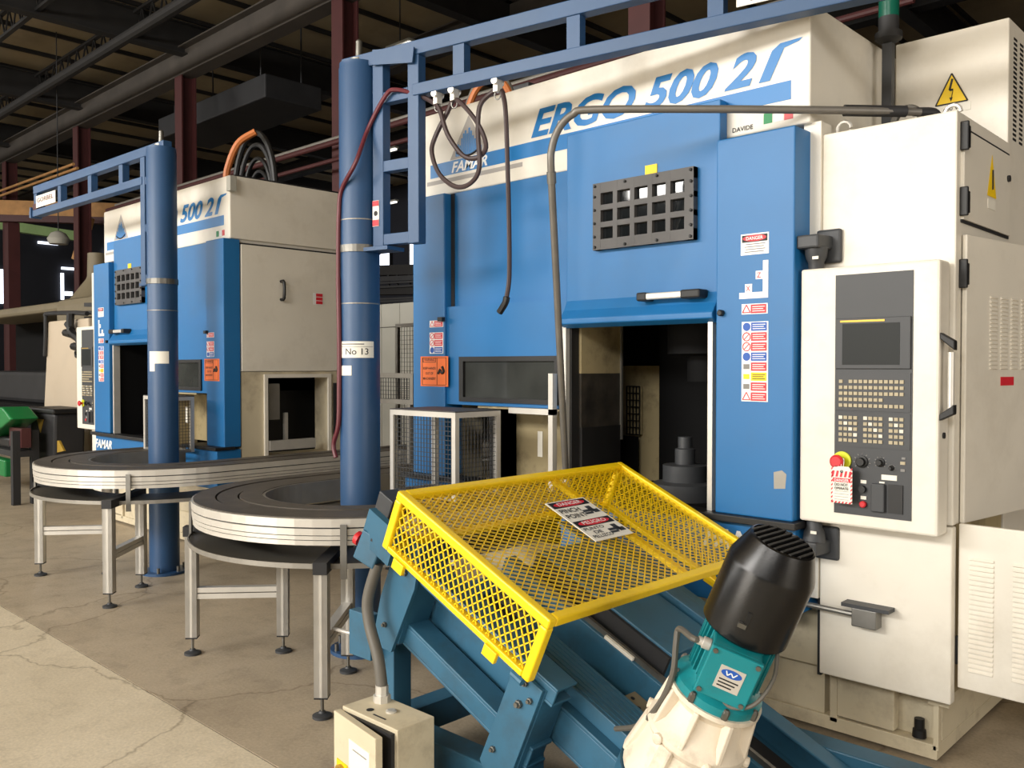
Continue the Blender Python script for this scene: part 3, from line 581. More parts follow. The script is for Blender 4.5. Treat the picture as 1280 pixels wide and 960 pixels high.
# =================================================================== OPERATOR PANELS
def panel(mir):
    X = (lambda x: S2-x) if mir else (lambda x: x)
    T = (S2+1.396*2) if mir else 0
    root = thing('operator_panel', 'narrow cream operator panel on the machine by the second crane column' if mir else 'cream operator panel with screen, keypads and red tagged stop button', 'control panel', (-1.396+T, 3.5, .97))
    yf = 3.45
    V = lambda px, py: at(px, py, 'y', yf)
    x0, x1 = -1.658, -1.115; z0, z1 = .962, 1.995
    def B(a, b, ya, yb, c, d): return MB().box(a+T, b+T, ya, yb, c, d)
    B(x0, x1, yf, 3.56, z0, z1).build('housing', 'cream', root, bevel=.01)
    gx0, gx1 = V(1044, 480).x, V(1141, 480).x
    gz1, gz0 = V(1092, 341).z, V(1092, 646).z
    B(gx0, gx1, yf-.003, yf, gz0, gz1).build('face_plate', 'charcoal', root)
    W = gx1-gx0; H = gz1-gz0
    sz1, sz0 = V(1092, 397).z, V(1092, 461).z
    sc = B(gx0+.003, gx1-.006, yf-.012, yf-.003, sz0, sz1).build('screen_bezel', 'charcoal', root, bevel=.002)
    B(gx0+W*.11, gx1-W*.15, yf-.0135, yf-.012, V(1092, 456).z, V(1092, 404).z).build('screen', 'screen', sc)
    B(gx0+W*.08, gx0+W*.66, yf-.0135, yf-.012, V(1092, 402).z, V(1092, 399.5).z).build('brand_strip', 'gold', sc)
    for (pa, pb) in ((466, 514), (516, 560)): B(gx0+.003, gx1-.006, yf-.006, yf-.003, V(1092, pb).z, V(1092, pa).z).build('keypad_plate', 'charcoal', root)
    zk = lambda py: V(1092, py).z
    kx = lambda i: gx0+W*(.065+.0655*i)
    def key(m, i, py, mbs):
        mbs[m].box(kx(i)+T, kx(i)+W*.048+T, yf-.010, yf-.006, zk(py)-.0065, zk(py)+.0065)
    mbs = {'key': MB(), 'key_light': MB()}
    for r_ in range(5):
        for i in range(13):
            if (r_ == 0 and i == 1) or (r_ in (3,) and i > 8): continue
            key('key', i, 477+r_*7.6, mbs)
    for r_ in range(5):
        for i in range(13):
            if i in (4, 9): continue
            key('key_light' if (i*7+r_*3) % 5 == 0 else 'key', i, 523+r_*7.2, mbs)
    mbs['key'].build('keys', 'key', root, kind='stuff'); mbs['key_light'].build('keys', 'key_light', root, kind='stuff')
    p = V(1051, 576)
    MB().lathe((p.x+.008+T, yf-.003, p.z+.002), (0, -1, 0), [(0, .037), (.008, .037)], 24).build('stop_collar', 'lime', root)
    MB().lathe((p.x+T, yf-.01, p.z), (0, -1, 0), [(0, .012), (.022, .012), (.024, .027), (.034, .027), (.04, .02)], 24).build('stop_button', 'red', root, smooth=True)
    for (px, py, rr) in ((1078, 577, .024), (1101, 578, .017), (1115, 585, .010)):
        q = V(px, py); MB().lathe((q.x+T, yf-.003, q.z), (0, -1, 0), [(0, rr), (.006, rr), (.008, rr*.7), (.022, rr*.6)], 20).build('dial', 'black', root, smooth=True)
        mb = MB()
        for a in range(9):
            t = math.radians(-40+a*32); mb.bar((q.x+T+rr*1.15*math.cos(t), yf-.0035, q.z+rr*1.15*math.sin(t)), (q.x+T+rr*1.4*math.cos(t), yf-.0035, q.z+rr*1.4*math.sin(t)), .001, .003)
        mb.build('dial_scale', 'ink_grey', root, kind='stuff')
    for (px, py, w_, h_, m) in ((1112, 597, .058, .020, 'paper'), (1080, 602, .022, .013, 'paper'), (1080, 622, .022, .013, 'paper'), (1103, 603, .02, .006, 'paper'), (1129, 579, .018, .012, 'key'), (1129, 588, .016, .010, 'ink_grey'), (1130, 573, .014, .008, 'ink_grey')):
        q = V(px, py); B(q.x-w_/2, q.x+w_/2, yf-.006, yf-.003, q.z-h_/2, q.z+h_/2).build('name_plate', m, root)
    q = V(1079, 611); MB().lathe((q.x+T, yf-.003, q.z), (0, -1, 0), [(0, .014), (.016, .014)], 14).build('selector', 'black', root)
    q = V(1080, 630); MB().lathe((q.x+T, yf-.003, q.z), (0, -1, 0), [(0, .013), (.014, .013), (.017, .009)], 14).build('push_button', 'red', root, smooth=True)
    q = V(1099, 622); B(q.x-.026, q.x+.026, yf-.02, yf-.003, q.z-.055, q.z+.055).build('socket_cover', 'charcoal', root, bevel=.004)
    q = V(1120, 624); B(q.x-.027, q.x+.027, yf-.008, yf-.003, q.z-.055, q.z+.055).build('port_cover', 'black', root)
    # pivot arms
    if not mir:
        for (za, sgn) in ((1.995, 1), (.962, -1)):
            mb = MB(); xx = -1.615
            mb.lathe((xx, 3.50, za), (0, 0, sgn), [(0, .030), (.03, .032), (.05, .042), (.09, .047)], 16); mb.build('pivot', 'charcoal', root, smooth=True)
            mb = MB(); mb.prism([(xx-.06, 3.44, za+sgn*.085), (xx+.035, 3.44, za+sgn*.085), (xx+.05, 3.575, za+sgn*.085), (xx-.06, 3.575, za+sgn*.085)], (0, 0, sgn*.055)); mb.build('pivot_head', 'charcoal', root, bevel=.008)
            MB().box(-1.64, -1.535, 3.55, 3.578, za+sgn*.10-.07, za+sgn*.10+.07).build('mounting_plate', 'charcoal', root, bevel=.01)
            MB().box(xx+.005, xx+.03, 3.453, 3.456, za+sgn*.045-.006, za+sgn*.045+.006).build('name_plate', 'paper', root)
        # grab handle on the right edge
        hx = x1+.035
        MB().cyl((hx, 3.47, V(1190, 440).z), (hx, 3.47, V(1190, 512).z), .012, 12).build('grab_bar', 'alu', root, smooth=True)
        for za, zb in ((V(1185, 419).z, V(1190, 432).z), (V(1185, 523).z, V(1190, 512).z)):
            MB().prism([(x1-.002, 3.455, za-.012), (x1-.002, 3.455, za+.012), (hx+.015, 3.455, zb+.018), (hx+.015, 3.455, zb-.018)], (0, .035, 0)).build('grab_bracket', 'black', root, bevel=.004)
        MB().lathe((x1, 3.5, V(1185, 546).z), (1, 0, 0), [(0, .012), (.006, .012)], 10).build('lock', 'dark', root)
    return root
panel(False); panel(True)
# lockout tag hanging from the stop button
p = at(1052, 606, 'y', 3.40)
tg = thing('lockout_tag', 'red striped white lockout tag hanging from the stop button', 'tag', (p.x, 3.40, p.z-.08))
a, b, c, d = p.x-.042, p.x+.042, at(1052, 629, 'y', 3.40).z, at(1052, 583, 'y', 3.40).z
card = MB().prism([(a, 3.40, c), (b, 3.40, c), (b, 3.40, d-.015), (b-.015, 3.40, d), (a+.015, 3.40, d), (a, 3.40, d-.015)], (0, .0015, 0)).build('card', 'paper', tg)
for k in range(9):
    zz = c+(d-c)*k/9
    for (xa, xb) in ((a, a+.006), (b-.006, b)): MB().prism([(xa, 3.399, zz), (xb, 3.399, zz+.006), (xb, 3.399, zz+.013), (xa, 3.399, zz+.007)], (0, .0005, 0)).build('stripe', 'red_print', tg)
for k in range(5): MB().prism([(a+k*.017, 3.399, d-.042), (a+.009+k*.017, 3.399, d-.042), (a+.014+k*.017, 3.399, d-.018), (a+.005+k*.017, 3.399, d-.018)], (0, .0005, 0)).build('stripe', 'red_print', tg)
for k in range(6): MB().prism([(a+k*.014, 3.399, c), (a+.007+k*.014, 3.399, c), (a+.011+k*.014, 3.399, c+.007), (a+.004+k*.014, 3.399, c+.007)], (0, .0005, 0)).build('stripe', 'red_print', tg)
MB().box(a+.007, b-.007, 3.3985, 3.40, d-.062, d-.046).build('heading_bar', 'red_print', tg)
lettering('DANGER', (a+.013, 3.398, d-.060), (1, 0, 0), (0, 0, 1), .058, .011, 'white_print', tg)
lettering('DO NOT\nOPERATE', (a+.014, 3.398, d-.092), (1, 0, 0), (0, 0, 1), .055, .026, 'ink', tg)
mb = MB()
for k in range(6): mb.box(a+.014, b-.014, 3.3985, 3.3995, c+.014+k*.011, c+.0152+k*.011)
mb.build('print_lines', 'ink_grey', tg, kind='stuff')
MB().lathe((p.x, 3.3985, d-.02), (0, 1, 0), [(0, .006), (.004, .006)], 10).build('eyelet', 'dark', tg)
MB().tube([(p.x, 3.399, d-.02), (p.x-.004, 3.405, d+.012), (p.x, 3.415, d+.03), (p.x+.004, 3.41, d+.012), (p.x+.002, 3.399, d-.02)], .0015, 5).build('string', 'paper', tg)
# =================================================================== JIB CRANES
def proj(p):
    q = Vector(p)-EYE; w_ = q.dot(_f); return 640+FPX*q.dot(_r)/w_, 480+FPX*q.dot(_d)/w_
def patch(cx, cy, r, a0, a1, z0, z1, n=14):
    vs = []; fs = []
    for rr in (r, r+.0015):
        for i in range(n+1):
            t = a0+(a1-a0)*i/n
            for z in (z0, z1): vs.append((cx+rr*math.cos(t), cy+rr*math.sin(t), z))
    m = 2*(n+1)
    for i in range(n):
        k = 2*i; fs += [(k, k+2, k+3, k+1), (m+k, m+k+1, m+k+3, m+k+2), (k, m+k, m+k+2, k+2), (k+1, k+3, m+k+3, m+k+1)]
    fs += [(0, 1, m+1, m), (2*n, m+2*n, m+2*n+1, 2*n+1)]
    return MB().add(vs, fs)
def crane(cx, cy, dv, L, ups, posts, label, first):
    root = thing('jib_crane', label, 'crane', (cx, cy, 0))
    P = lambda n, m, mb, **k: mb.build(n, m, root, **k)
    d = Vector((dv[0], dv[1], 0)).normalized(); C0 = Vector((cx, cy, 0)); r = .111
    P('column', 'crane_blue', MB().lathe((cx, cy, 0), (0, 0, 1), [(0, r), (3.24, r), (3.25, r*.97), (3.27, r*.97)], 40), smooth=True)
    P('base_plate', 'crane_blue', MB().lathe((cx, cy, 0), (0, 0, 1), [(0, .17), (.02, .17)], 32))
    for k in range(6):
        t = k*math.pi/3+.3; P('anchor_bolt', 'steel', MB().cyl((cx+.145*math.cos(t), cy+.145*math.sin(t), .02), (cx+.145*math.cos(t), cy+.145*math.sin(t), .06), .012, 8))
    P('pivot_pin', 'steel', MB().lathe((cx, cy, 3.27), (0, 0, 1), [(0, .05), (.03, .05), (.035, .02), (.13, .018), (.14, .01)], 14), smooth=True)
    zt, zb = 3.275, 3.055
    bm = P('top_chord', 'crane_blue', MB().bar(C0-d*.10+Vector((0, 0, zt)), C0+d*L+Vector((0, 0, zt)), .07, .075), bevel=.004)
    P('bottom_chord', 'crane_blue', MB().bar(C0+d*ups[1]+Vector((0, 0, zb)), C0+d*(L+.1)+Vector((0, 0, zb)), .075, .062), bevel=.004)
    for t in ups: P('mast_post', 'crane_blue', MB().bar(C0+d*t+Vector((0, 0, 2.25)), C0+d*t+Vector((0, 0, 3.24)), .062, .075, d), bevel=.004)
    for z in (2.285, 2.68, 3.05): P('mast_rung', 'crane_blue', MB().bar(C0+d*(ups[0]+.03)+Vector((0, 0, z)), C0+d*(ups[1]-.03)+Vector((0, 0, z)), .055, .06), bevel=.003)
    for t in posts: P('web_post', 'crane_blue', MB().bar(C0+d*t+Vector((0, 0, zb+.03)), C0+d*t+Vector((0, 0, zt-.035)), .055, .07, d))
    e = Vector((d.y, -d.x, 0))
    P('angle_bracket', 'crane_blue', MB().bar(C0+d*(ups[0]-.02)+e*.05+Vector((0, 0, 3.27)), C0+d*(ups[1]+.02)+e*.05+Vector((0, 0, 3.23)), .01, .08))
    P('pivot_plate', 'crane_blue', MB().bar(C0+d*.05+Vector((0, 0, 2.235)), C0+d*(ups[0]+.1)+Vector((0, 0, 2.235)), .14, .02))
    P('pivot_collar', 'steel', MB().lathe((cx, cy, 2.225), (0, 0, 1), [(0, r+.006), (.04, r+.006)], 32))
    for z in ((2.4, 1.94) if first else (2.02,)): P('wire_band', 'alu_dull', MB().lathe((cx, cy, z), (0, 0, 1), [(0, r+.003), (.006, r+.003)], 32))
    P('pivot_bolt', 'alu', MB().lathe(C0+d*(r+.04)+Vector((0, 0, 2.245)), (0, 0, 1), [(0, .018), (.03, .018)], 8))
    # stop and trolley on the bottom chord
    P('end_stop', 'crane_blue', MB().bar(C0+d*(L+.02)+Vector((0, 0, zb+.01)), C0+d*(L+.05)+Vector((0, 0, zb+.01)), .10, .10))
    return root, d, C0, zb
_cam = math.atan2(-2.98, 4.03)
def tpx(C0, d, px, z):
    lo, hi = 0, 5
    s_ = 1 if proj(C0+d*3+Vector((0, 0, z)))[0] > proj(C0+Vector((0, 0, z)))[0] else -1
    for _ in range(40):
        m = (lo+hi)/2
        if s_*(proj(C0+d*m+Vector((0, 0, z)))[0]-px) < 0: lo = m
        else: hi = m
    return lo
D1 = Vector((2.48, .46, 0)).normalized(); C1 = Vector((-4.03, 2.98, 0))
D2 = Vector((-1, -.03, 0)).normalized(); C2 = Vector((-6.66, 3.06, 0))
c1, d1, _, zb1 = crane(-4.03, 2.98, D1, 3.25, (tpx(C1, D1, 477, 2.7), tpx(C1, D1, 521, 2.7)), [tpx(C1, D1, p_, 3.15) for p_ in (577, 720, 897)]+[3.1], 'jib crane with blue round column and boom over the machine with the yellow guard', True)
c2, d2, _, zb2 = crane(-6.66, 3.06, D2, 2.5, (.14, tpx(C2, D2, 183, 2.7)), [tpx(C2, D2, p_, 3.15) for p_ in (155, 116, 78, 48)], 'jib crane with blue round column and lower boom pointing toward the wooden beam', False)
def camang(C0): return math.atan2(EYE.y-C0.y, EYE.x-C0.x)
# paper labels on the columns (bigger angle = further left in view is negative)
for (root, C0, items) in ((c1, C1, ((-1.25, .72, 437.5, 10, 'No 13', True), (-1.2, -.42, 463, 6, '', False))), (c2, C2, ((-1.0, .38, 447, 7.5, '', True), (-1.0, -.55, 459, 5, '', False)))):
    ca = camang(C0); wd = (C0-EYE).dot(_f)
    for (s0, s1, py, hh, tx, big) in items:
        zc = EYE.z+(457.2-py)*wd/FPX; dz = hh*wd/FPX
        lb = patch(C0.x, C0.y, .1115, ca+s0, ca+s1, zc-dz, zc+dz).build('paper_label', 'paper', root)
        if tx:
            vs, fs = text_mesh(tx, 1, .13, .035, 0, .005)
            MB().add([(C0.x+.1135*math.cos(ca-.75+p[0]/.1115), C0.y+.1135*math.sin(ca-.75+p[0]/.1115), zc-.028+p[1]) for p in vs], fs).build('handwriting', 'ink', lb)
            patch(C0.x, C0.y, .1131, ca-1.2, ca+.66, zc+.015, zc+.017).build('rule_line', 'ink_grey', lb)
            patch(C0.x, C0.y, .1131, ca-1.0, ca+.2, zc+.027, zc+.033).build('print_lines', 'ink_grey', lb)
# safety sticker on the mast post of crane 1, rating plates on the booms
t0 = tpx(C1, D1, 470, 2.45); e1 = Vector((D1.y, -D1.x, 0))
q = C1+D1*tpx(C1, D1, 475, 2.42)+e1*.033
mb = MB().bar(q+Vector((0, 0, 2.36)), q+Vector((0, 0, 2.50)), .045, .003, e1); sk = mb.build('safety_sticker', 'paper', c1)
for (za, zz) in ((2.362, 2.395), (2.47, 2.498)): MB().bar(q+e1*.002+Vector((0, 0, za)), q+e1*.002+Vector((0, 0, zz)), .043, .003, e1).build('colour_field', 'red_print', sk)
MB().lathe(q+e1*.002+Vector((0, 0, 2.43)), e1, [(0, .014), (.002, .012)], 10).build('symbol', 'ink', sk)
q0 = C1+D1*tpx(C1, D1, 925, 3.08)+e1*.045; q1 = C1+D1*tpx(C1, D1, 1030, 3.08)+e1*.045
pl = MB().bar(q0+Vector((0, 0, 3.16)), q1+Vector((0, 0, 3.16)), .004, .13).build('rating_plate', 'paper', c1)
lettering('2000 LBS', q0+D1*.06+e1*.0035+Vector((0, 0, 3.108)), D1, (0, 0, 1), (q1-q0).length*.8, .07, 'ink', pl)
e2 = Vector((0, -1, 0)); q0 = C2+D2*tpx(C2, D2, 75, 3.15)+e2*.04; q1 = C2+D2*tpx(C2, D2, 51, 3.15)+e2*.04
pl = MB().bar(q0+Vector((0, 0, 3.15)), q1+Vector((0, 0, 3.15)), .004, .11).build('rating_plate', 'paper', c2)
lettering('GORBEL', q1+e2*.0035+Vector((.03, 0, 3.14)), -D2, (0, 0, 1), (q1-q0).length*.85, .04, 'hose_red', pl)
q = C2+D2*2.45; MB().box(q.x-.05, q.x+.05, q.y-.04, q.y+.04, 3.085, 3.14).build('end_stop', 'rust_red', c2)
# cable trolleys and air hose under boom 1
def bpt(px, py): 
    t = tpx(C1, D1, px, 3.0); base = C1+D1*t
    # point at the boom's own depth
    v = _f+(px-640)/FPX*_r+(py-480)/FPX*_d; n_ = e1
    k = (base-EYE).dot(n_)/v.dot(n_); return EYE+v*k
for i, (px, py) in enumerate(((547, 120), (568, 116), (622, 102))):
    c = bpt(px, py); c.z = 3.0
    t = thing('hose_trolley', ('small steel hose trolley under the boom closest to the crane mast', 'middle small steel hose trolley under the blue crane boom', 'small steel hose trolley under the boom furthest from the crane mast')[i], 'trolley', (c.x, c.y, 2.95), 'hose trolleys')
    for s_ in (-1, 1): MB().cyl(c+e1*.02*s_+Vector((0, 0, .015)), c+e1*.034*s_+Vector((0, 0, .015)), .018, 12).build('wheel', 'alu', t)
    MB().bar(c+Vector((0, 0, -.035)), c+Vector((0, 0, .03)), .03, .035).build('bracket', 'alu', t)
    MB().tube([c+Vector((0, 0, -.03))+D1*(.018*math.cos(a*.6))+Vector((0, 0, .022*math.sin(a*.6)-.02)) for a in range(12)], .004, 6, 0).build('shackle', 'steel', t)
c2p = lambda x, y: (400+x*.34375, y*.34375)
hs = [(66, 1020), (66, 900), (68, 780), (78, 690), (130, 590), (200, 470), (262, 355), (300, 335), (360, 345), (415, 375), (440, 405), (470, 490), (520, 565), (565, 572), (600, 535), (588, 470), (545, 405), (490, 362), (455, 410), (415, 500), (412, 560), (440, 635), (490, 678), (540, 665), (578, 610), (580, 480), (585, 390), (610, 345), (645, 325), (668, 355), (682, 430), (685, 600), (683, 800), (683, 1000), (680, 1080)]
pts = []
for i, (x, y) in enumerate(hs):
    p = bpt(*c2p(x, y))
    if i < 5: p = at(*c2p(x, y), 'y', 2.86)
    elif i < 8: p = p+e1*.05
    p = p+e1*(.0 if i < 10 else .015*math.sin(i*1.3)-(.0))
    pts.append(p)
ah = thing('air_hose', 'dark rubber air hose looped under the crane boom with a blow nozzle', 'hose', tuple(pts[-1]))
MB().tube(pts[:9], .0115, 8, 5).build('supply_hose', 'hose_red', ah, smooth=True)
MB().tube(pts[8:], .0125, 8, 5).build('looped_hose', 'hose', ah, smooth=True)
e_ = pts[-1]; MB().tube([e_, e_+Vector((-.01, 0, -.03)), e_+Vector((-.05, 0, -.075))], .017, 8, 4).build('nozzle', 'black', ah, smooth=True)
p = [bpt(*c2p(x, y))+e1*.13 for (x, y) in ((66, 1020), (70, 1200), (76, 1400), (60, 1500))]
lo = [(424, 470), (424, 520), (418, 560), (421, 575)]
MB().tube([at(x, y, 'y', 2.86) for (x, y) in ((422.7, 348), (424, 420), (424, 480), (423, 530), (417, 555), (420, 572))], .013, 8).build('drop_hose', 'hose_red', ah, smooth=True)
# =================================================================== CONVEYOR LOOPS
def conveyor(cx, cy, y_in, y_out, sgn, label, legs):
    root = thing('loop_conveyor', label, 'conveyor', (cx, cy, 0))
    P = lambda n, m, mb, **k: mb.build(n, m, root, **k)
    path = []
    ys = {1: y_in if sgn > 0 else y_out, -1: y_out if sgn > 0 else y_in}
    path.append(((cx-0, ys[-1]), (-1, 0)))
    for k in range(33):
        t = math.pi+math.pi*k/32; path.append(((cx, cy), (math.cos(t), math.sin(t))))
    path.append(((cx, ys[1]), (1, 0)))
    z = .90
    rect = lambda a, b, c, d: [(a, c), (b, c), (b, d), (a, d)]
    P('outer_deck', 'chain', MB().sweep(path, rect(.775, .885, z-.03, z)))
    P('chain_track', 'chain', MB().sweep(path, rect(.66, .765, z-.03, z-.004)))
    P('inner_deck', 'chain', MB().sweep(path, rect(.53, .65, z-.03, z)))
    P('track_bed', 'black', MB().sweep(path, rect(.54, .88, z-.05, z-.03)))
    for (za, zb, oo) in ((z-.045, z-.006, .895), (z-.082, z-.052, .893), (z-.104, z-.086, .890), (z-.130, z-.108, .886)): P('rim_profile', 'alu', MB().sweep(path, rect(.86, oo, za, zb)))
    P('rim_core', 'dark', MB().sweep(path, rect(.86, .882, z-.128, z-.01)))
    P('inner_rim', 'alu_dull', MB().sweep(path, rect(.515, .53, z-.13, z-.003)))
    P('return_tray', 'tray', MB().sweep(path, rect(.50, .91, .674, .682)))
    P('tray_lip', 'alu_dull', MB().sweep(path, rect(.908, .915, .668, .692)))
    def leg(x, y, ri, top, cap=True):
        a = math.atan2(y-cy, x-cx); M = Matrix.Translation((x, y, 0)) @ Matrix.Rotation(a, 4, 'Z')
        b = .031; g = .006
        lg = MB(M)
        for (p, q, r_, s_) in ((-b, b, -b, -g), (-b, b, g, b), (-b, -g, -b, b), (g, b, -b, b)): lg.box(p, q, r_, s_, .10, top)
        lg.box(-g*3, g*3, -g*3, g*3, .1, top)
        l = P('leg', 'alu', lg)
        MB(M).box(-b*1.0, b*1.0, -b*1.0, b*1.0, .092, .10).build('end_cap', 'dark', l)
        MB().cyl((x, y, .02), (x, y, .095), .008, 8).build('foot_stem', 'steel', l)
        MB().lathe((x, y, .0), (0, 0, 1), [(0, .045), (.012, .045), (.022, .018), (.03, .014)], 18).build('foot_pad', 'charcoal', l, smooth=True)
        return l
    for (a, ro, ri) in legs:
        ca, sa = math.cos(a), math.sin(a)
        leg(cx+ro*ca, cy+ro*sa, 0, .66); leg(cx+ri*ca, cy+ri*sa, 0, .66)
        p0 = Vector((cx+ri*ca, cy+ri*sa, .36)); p1 = Vector((cx+ro*ca, cy+ro*sa, .36))
        dd = (p1-p0).normalized(); P('cross_bar', 'alu', MB().bar(p0+dd*.031, p1-dd*.031, .046, .028).bar(p0+dd*.031+Vector((0, 0, -.034)), p1-dd*.031+Vector((0, 0, -.034)), .046, .028))
        p0.z = p1.z = .687; P('bracket_beam', 'dark', MB().bar(p0-dd*.02, p1+dd*.04, .064, .055))
        q = Vector((cx+(.905)*ca, cy+.905*sa, 0)); tt = Vector((-sa, ca, 0))
        P('hanger_strap', 'galv', MB().bar(q+tt*.09+Vector((0, 0, .62)), q+tt*.09+Vector((0, 0, .87)), .03, .012, (ca, sa, 0)))
    for yy in (cy+1.5, cy+2.4):
        for s_ in (-1, 1):
            if yy > ys[s_]: continue
            for rr in (.6, .86):
                leg(cx+s_*rr, yy, 0, .68)
    return root
conveyor(-4.03, 2.98, 4.2, 5.9, 1, 'loop conveyor with aluminium rim around the crane column by the tilted frame', [(math.atan2(-.69, -.615), .925, .43), (math.atan2(-.70, .652), .955, .36)])
conveyor(-6.66, 3.06, 4.2, 5.9, -1, 'loop conveyor with aluminium rim around the crane column before the far machine', [(math.atan2(-.70, -.57), .91, .42), (math.atan2(-.72, .73), 1.0, .46)])
# clamp rod between conveyor leg and tilted frame
o = MB().cyl((-3.36, 2.33, .40), (-2.9, 2.33, .42), .009, 8).build('brace_rod', 'alu', smooth=True); tag(o, 'thin bright brace rod between conveyor leg and tilted blue frame', 'rod')
# =================================================================== GUARD CAGES ON THE CONVEYORS
def cage(x0, x1, y0, y1, z0, z1, label):
    root = thing('guard_cage', label, 'cage', ((x0+x1)/2, (y0+y1)/2, z0))
    b = .028
    for (x, y) in ((x0, y0), (x1-b, y0), (x1-b, y1-b), (x0, y1-b)): MB().box(x, x+b, y, y+b, z0, z1).build('post', 'alu', root)
    for (a, bb, c, d) in ((x0+b, x1-b, y0, y0+b), (x0+b, x1-b, y1-b, y1), (x0, x0+b, y0+b, y1-b), (x1-b, x1, y0+b, y1-b)):
        MB().box(a, bb, c, d, z1-b, z1).build('top_rail', 'alu', root); MB().box(a, bb, c, d, z0, z0+b*.6).build('bottom_rail', 'alu_dull', root)
    MB().box(x0, x1, y0, y1, z1, z1+.006).build('cover_plate', 'plate_grey', root)
    for (fx, n) in (('front', 0), ('side', 1)):
        mb = MB(); st = .024; w_ = .003
        L = (x1-x0) if n == 0 else (y1-y0)
        k = 0
        while b+k*st < L-b:
            p = b+k*st
            if n == 0: mb.box(x0+p, x0+p+w_, y0+.012, y0+.015, z0+.02, z1-b)
            else: mb.box(x1-.015, x1-.012, y0+p, y0+p+w_, z0+.02, z1-b)
            k += 1
        k = 0
        while z0+.02+k*st < z1-b:
            p = z0+.02+k*st
            if n == 0: mb.box(x0+b, x1-b, y0+.012, y0+.015, p, p+w_)
            else: mb.box(x1-.015, x1-.012, y0+b, y1-b, p, p+w_)
            k += 1
        mb.build('wire_mesh', 'charcoal', root, kind='stuff')
    return root
cage(-3.84, -3.31, 3.04, 3.37, .905, 1.36, 'small mesh cage with aluminium posts on the conveyor under the dark window')
cage(S2+3.31-.03, S2+3.84-.0, 3.03, 3.37, .905, 1.36, 'small mesh cage with aluminium posts behind the far crane column') if False else cage(-7.34, -6.78, 3.20, 3.37, .905, 1.35, 'small mesh cage with aluminium posts behind the far crane column')
# =================================================================== TILTED TRANSFER FRAME
A0 = Vector((-2.484, 2.0, 1.152)); TH = math.radians(24)
UU = Vector((math.cos(TH), 0, -math.sin(TH))); NN = Vector((math.sin(TH), 0, math.cos(TH))); VV = Vector((0, 1, 0))
MI = Matrix(((UU.x, VV.x, NN.x, A0.x), (UU.y, VV.y, NN.y, A0.y), (UU.z, VV.z, NN.z, A0.z), (0, 0, 0, 1)))
I = lambda: MB(MI)
fr = thing('tilted_conveyor', 'dark blue welded steel frame of a tilted transfer conveyor', 'conveyor', (-2.0, 2.6, 0))
P = lambda n, m, mb, **k: mb.build(n, m, fr, **k)
def chan(u0, u1, v0, v1, n0, n1, t=.012, open_=1):
    mb = I(); mb.box(u0, u1, v0, v1, n1-t, n1); mb.box(u0, u1, v0, v1, n0, n0+t)
    if open_ > 0: mb.box(u0, u1, v0, v0+t, n0+t, n1-t)
    else: mb.box(u0, u1, v1-t, v1, n0+t, n1-t)
    return mb
for (va, vb, op) in ((.14, .24, 1), (1.12, 1.22, -1)):
    P('side_beam', 'unit_blue', chan(-.02, .82, va, vb, -.625, -.535, .012, op), bevel=.003)
    P('guard_rail', 'unit_blue', chan(-.06, .84, va-.02, vb-.02, -.34, -.27, .01, op), bevel=.003)
for v in (.10, 1.22):
    P('gusset_plate', 'unit_blue', I().prism([(-.03, v, -.20), (.10, v, -.20), (.13, v, -.36), (.11, v, -.66), (.0, v, -.70), (-.03, v, -.5)], (0, .016, 0)), bevel=.002)
    P('gusset_side', 'unit_blue', I().box(.105, .12, v+.016, v+.14, -.62, -.24))
    P('gusset_plate', 'unit_blue', I().prism([(.665, v, -.30), (.80, v, -.30), (.80, v, -.70), (.76, v, -.76), (.66, v, -.70)], (0, .016, 0)), bevel=.002)
    P('gusset_side', 'unit_blue', I().box(.79, .805, v+.016, v+.14, -.70, -.30))
    for (u, n) in ((.06, -.33), (.735, -.40)):
        c = MI @ Vector((u, v, n)); P('bolt', 'steel', MB().lathe(c, (0, -1, 0), [(-.016, .006), (.0, .014), (.012, .014), (.013, .009), (.022, .009)], 6))
for (x0, x1) in ((-2.80, -2.71), (-2.10, -2.0)):
    for y0 in (2.16, 3.12):
        P('post', 'unit_blue', MB().box(x0, x1, y0, y0+.09, .20, .50 if x0 < -2.5 else .32), bevel=.004)
for y0 in (2.15, 3.11):
    P('base_beam', 'unit_blue', MB().box(-2.86, -.55, y0, y0+.11, .09, .20), bevel=.006)
    for x in (-2.7, -1.9, -.7): P('foot', 'steel', MB().lathe((x, y0+.055, 0), (0, 0, 1), [(0, .05), (.015, .05), (.02, .015), (.09, .015)], 14))
P('end_beam', 'unit_blue', MB().box(-2.85, -2.75, 2.26, 3.11, .09, .20)); P('end_beam', 'unit_blue', MB().box(-1.75, -1.65, 2.26, 3.11, .09, .19))
P('cross_beam', 'unit_blue', I().box(-.02, .08, .24, 1.12, -.60, -.52), bevel=.004)
P('stop_plate', 'unit_blue', MB().box(-2.92, -2.78, 2.10, 2.15, .44, .62), bevel=.003)
for (u, v, n) in ((.73, .10, -.32), (.77, .10, -.36), (.70, .10, -.62), (.04, .10, -.58)):
    c = MI @ Vector((u, v, n)); P('bolt', 'steel', MB().lathe(c, (0, -1, 0), [(-.016, .008), (0, .011), (.010, .011), (.011, .007), (.018, .007)], 6))
P('lug', 'unit_blue', I().lathe((.70, .05, -.285), (1, 0, 0), [(0, .014), (.05, .014)], 10)); P('lug', 'steel', I().lathe((.02, .05, -.25), (1, 0, 0), [(0, .014), (.07, .014)], 10))
P('corner_block', 'unit_blue', MB().lathe((-1.93, 2.12, .09), (0, 0, 1), [(0, .075), (.13, .075), (.145, .06)], 8), bevel=.004)
P('brace_pipe', 'galv', MB().cyl((-2.32, 2.30, .0), (-2.20, 2.30, .19), .02, 10))
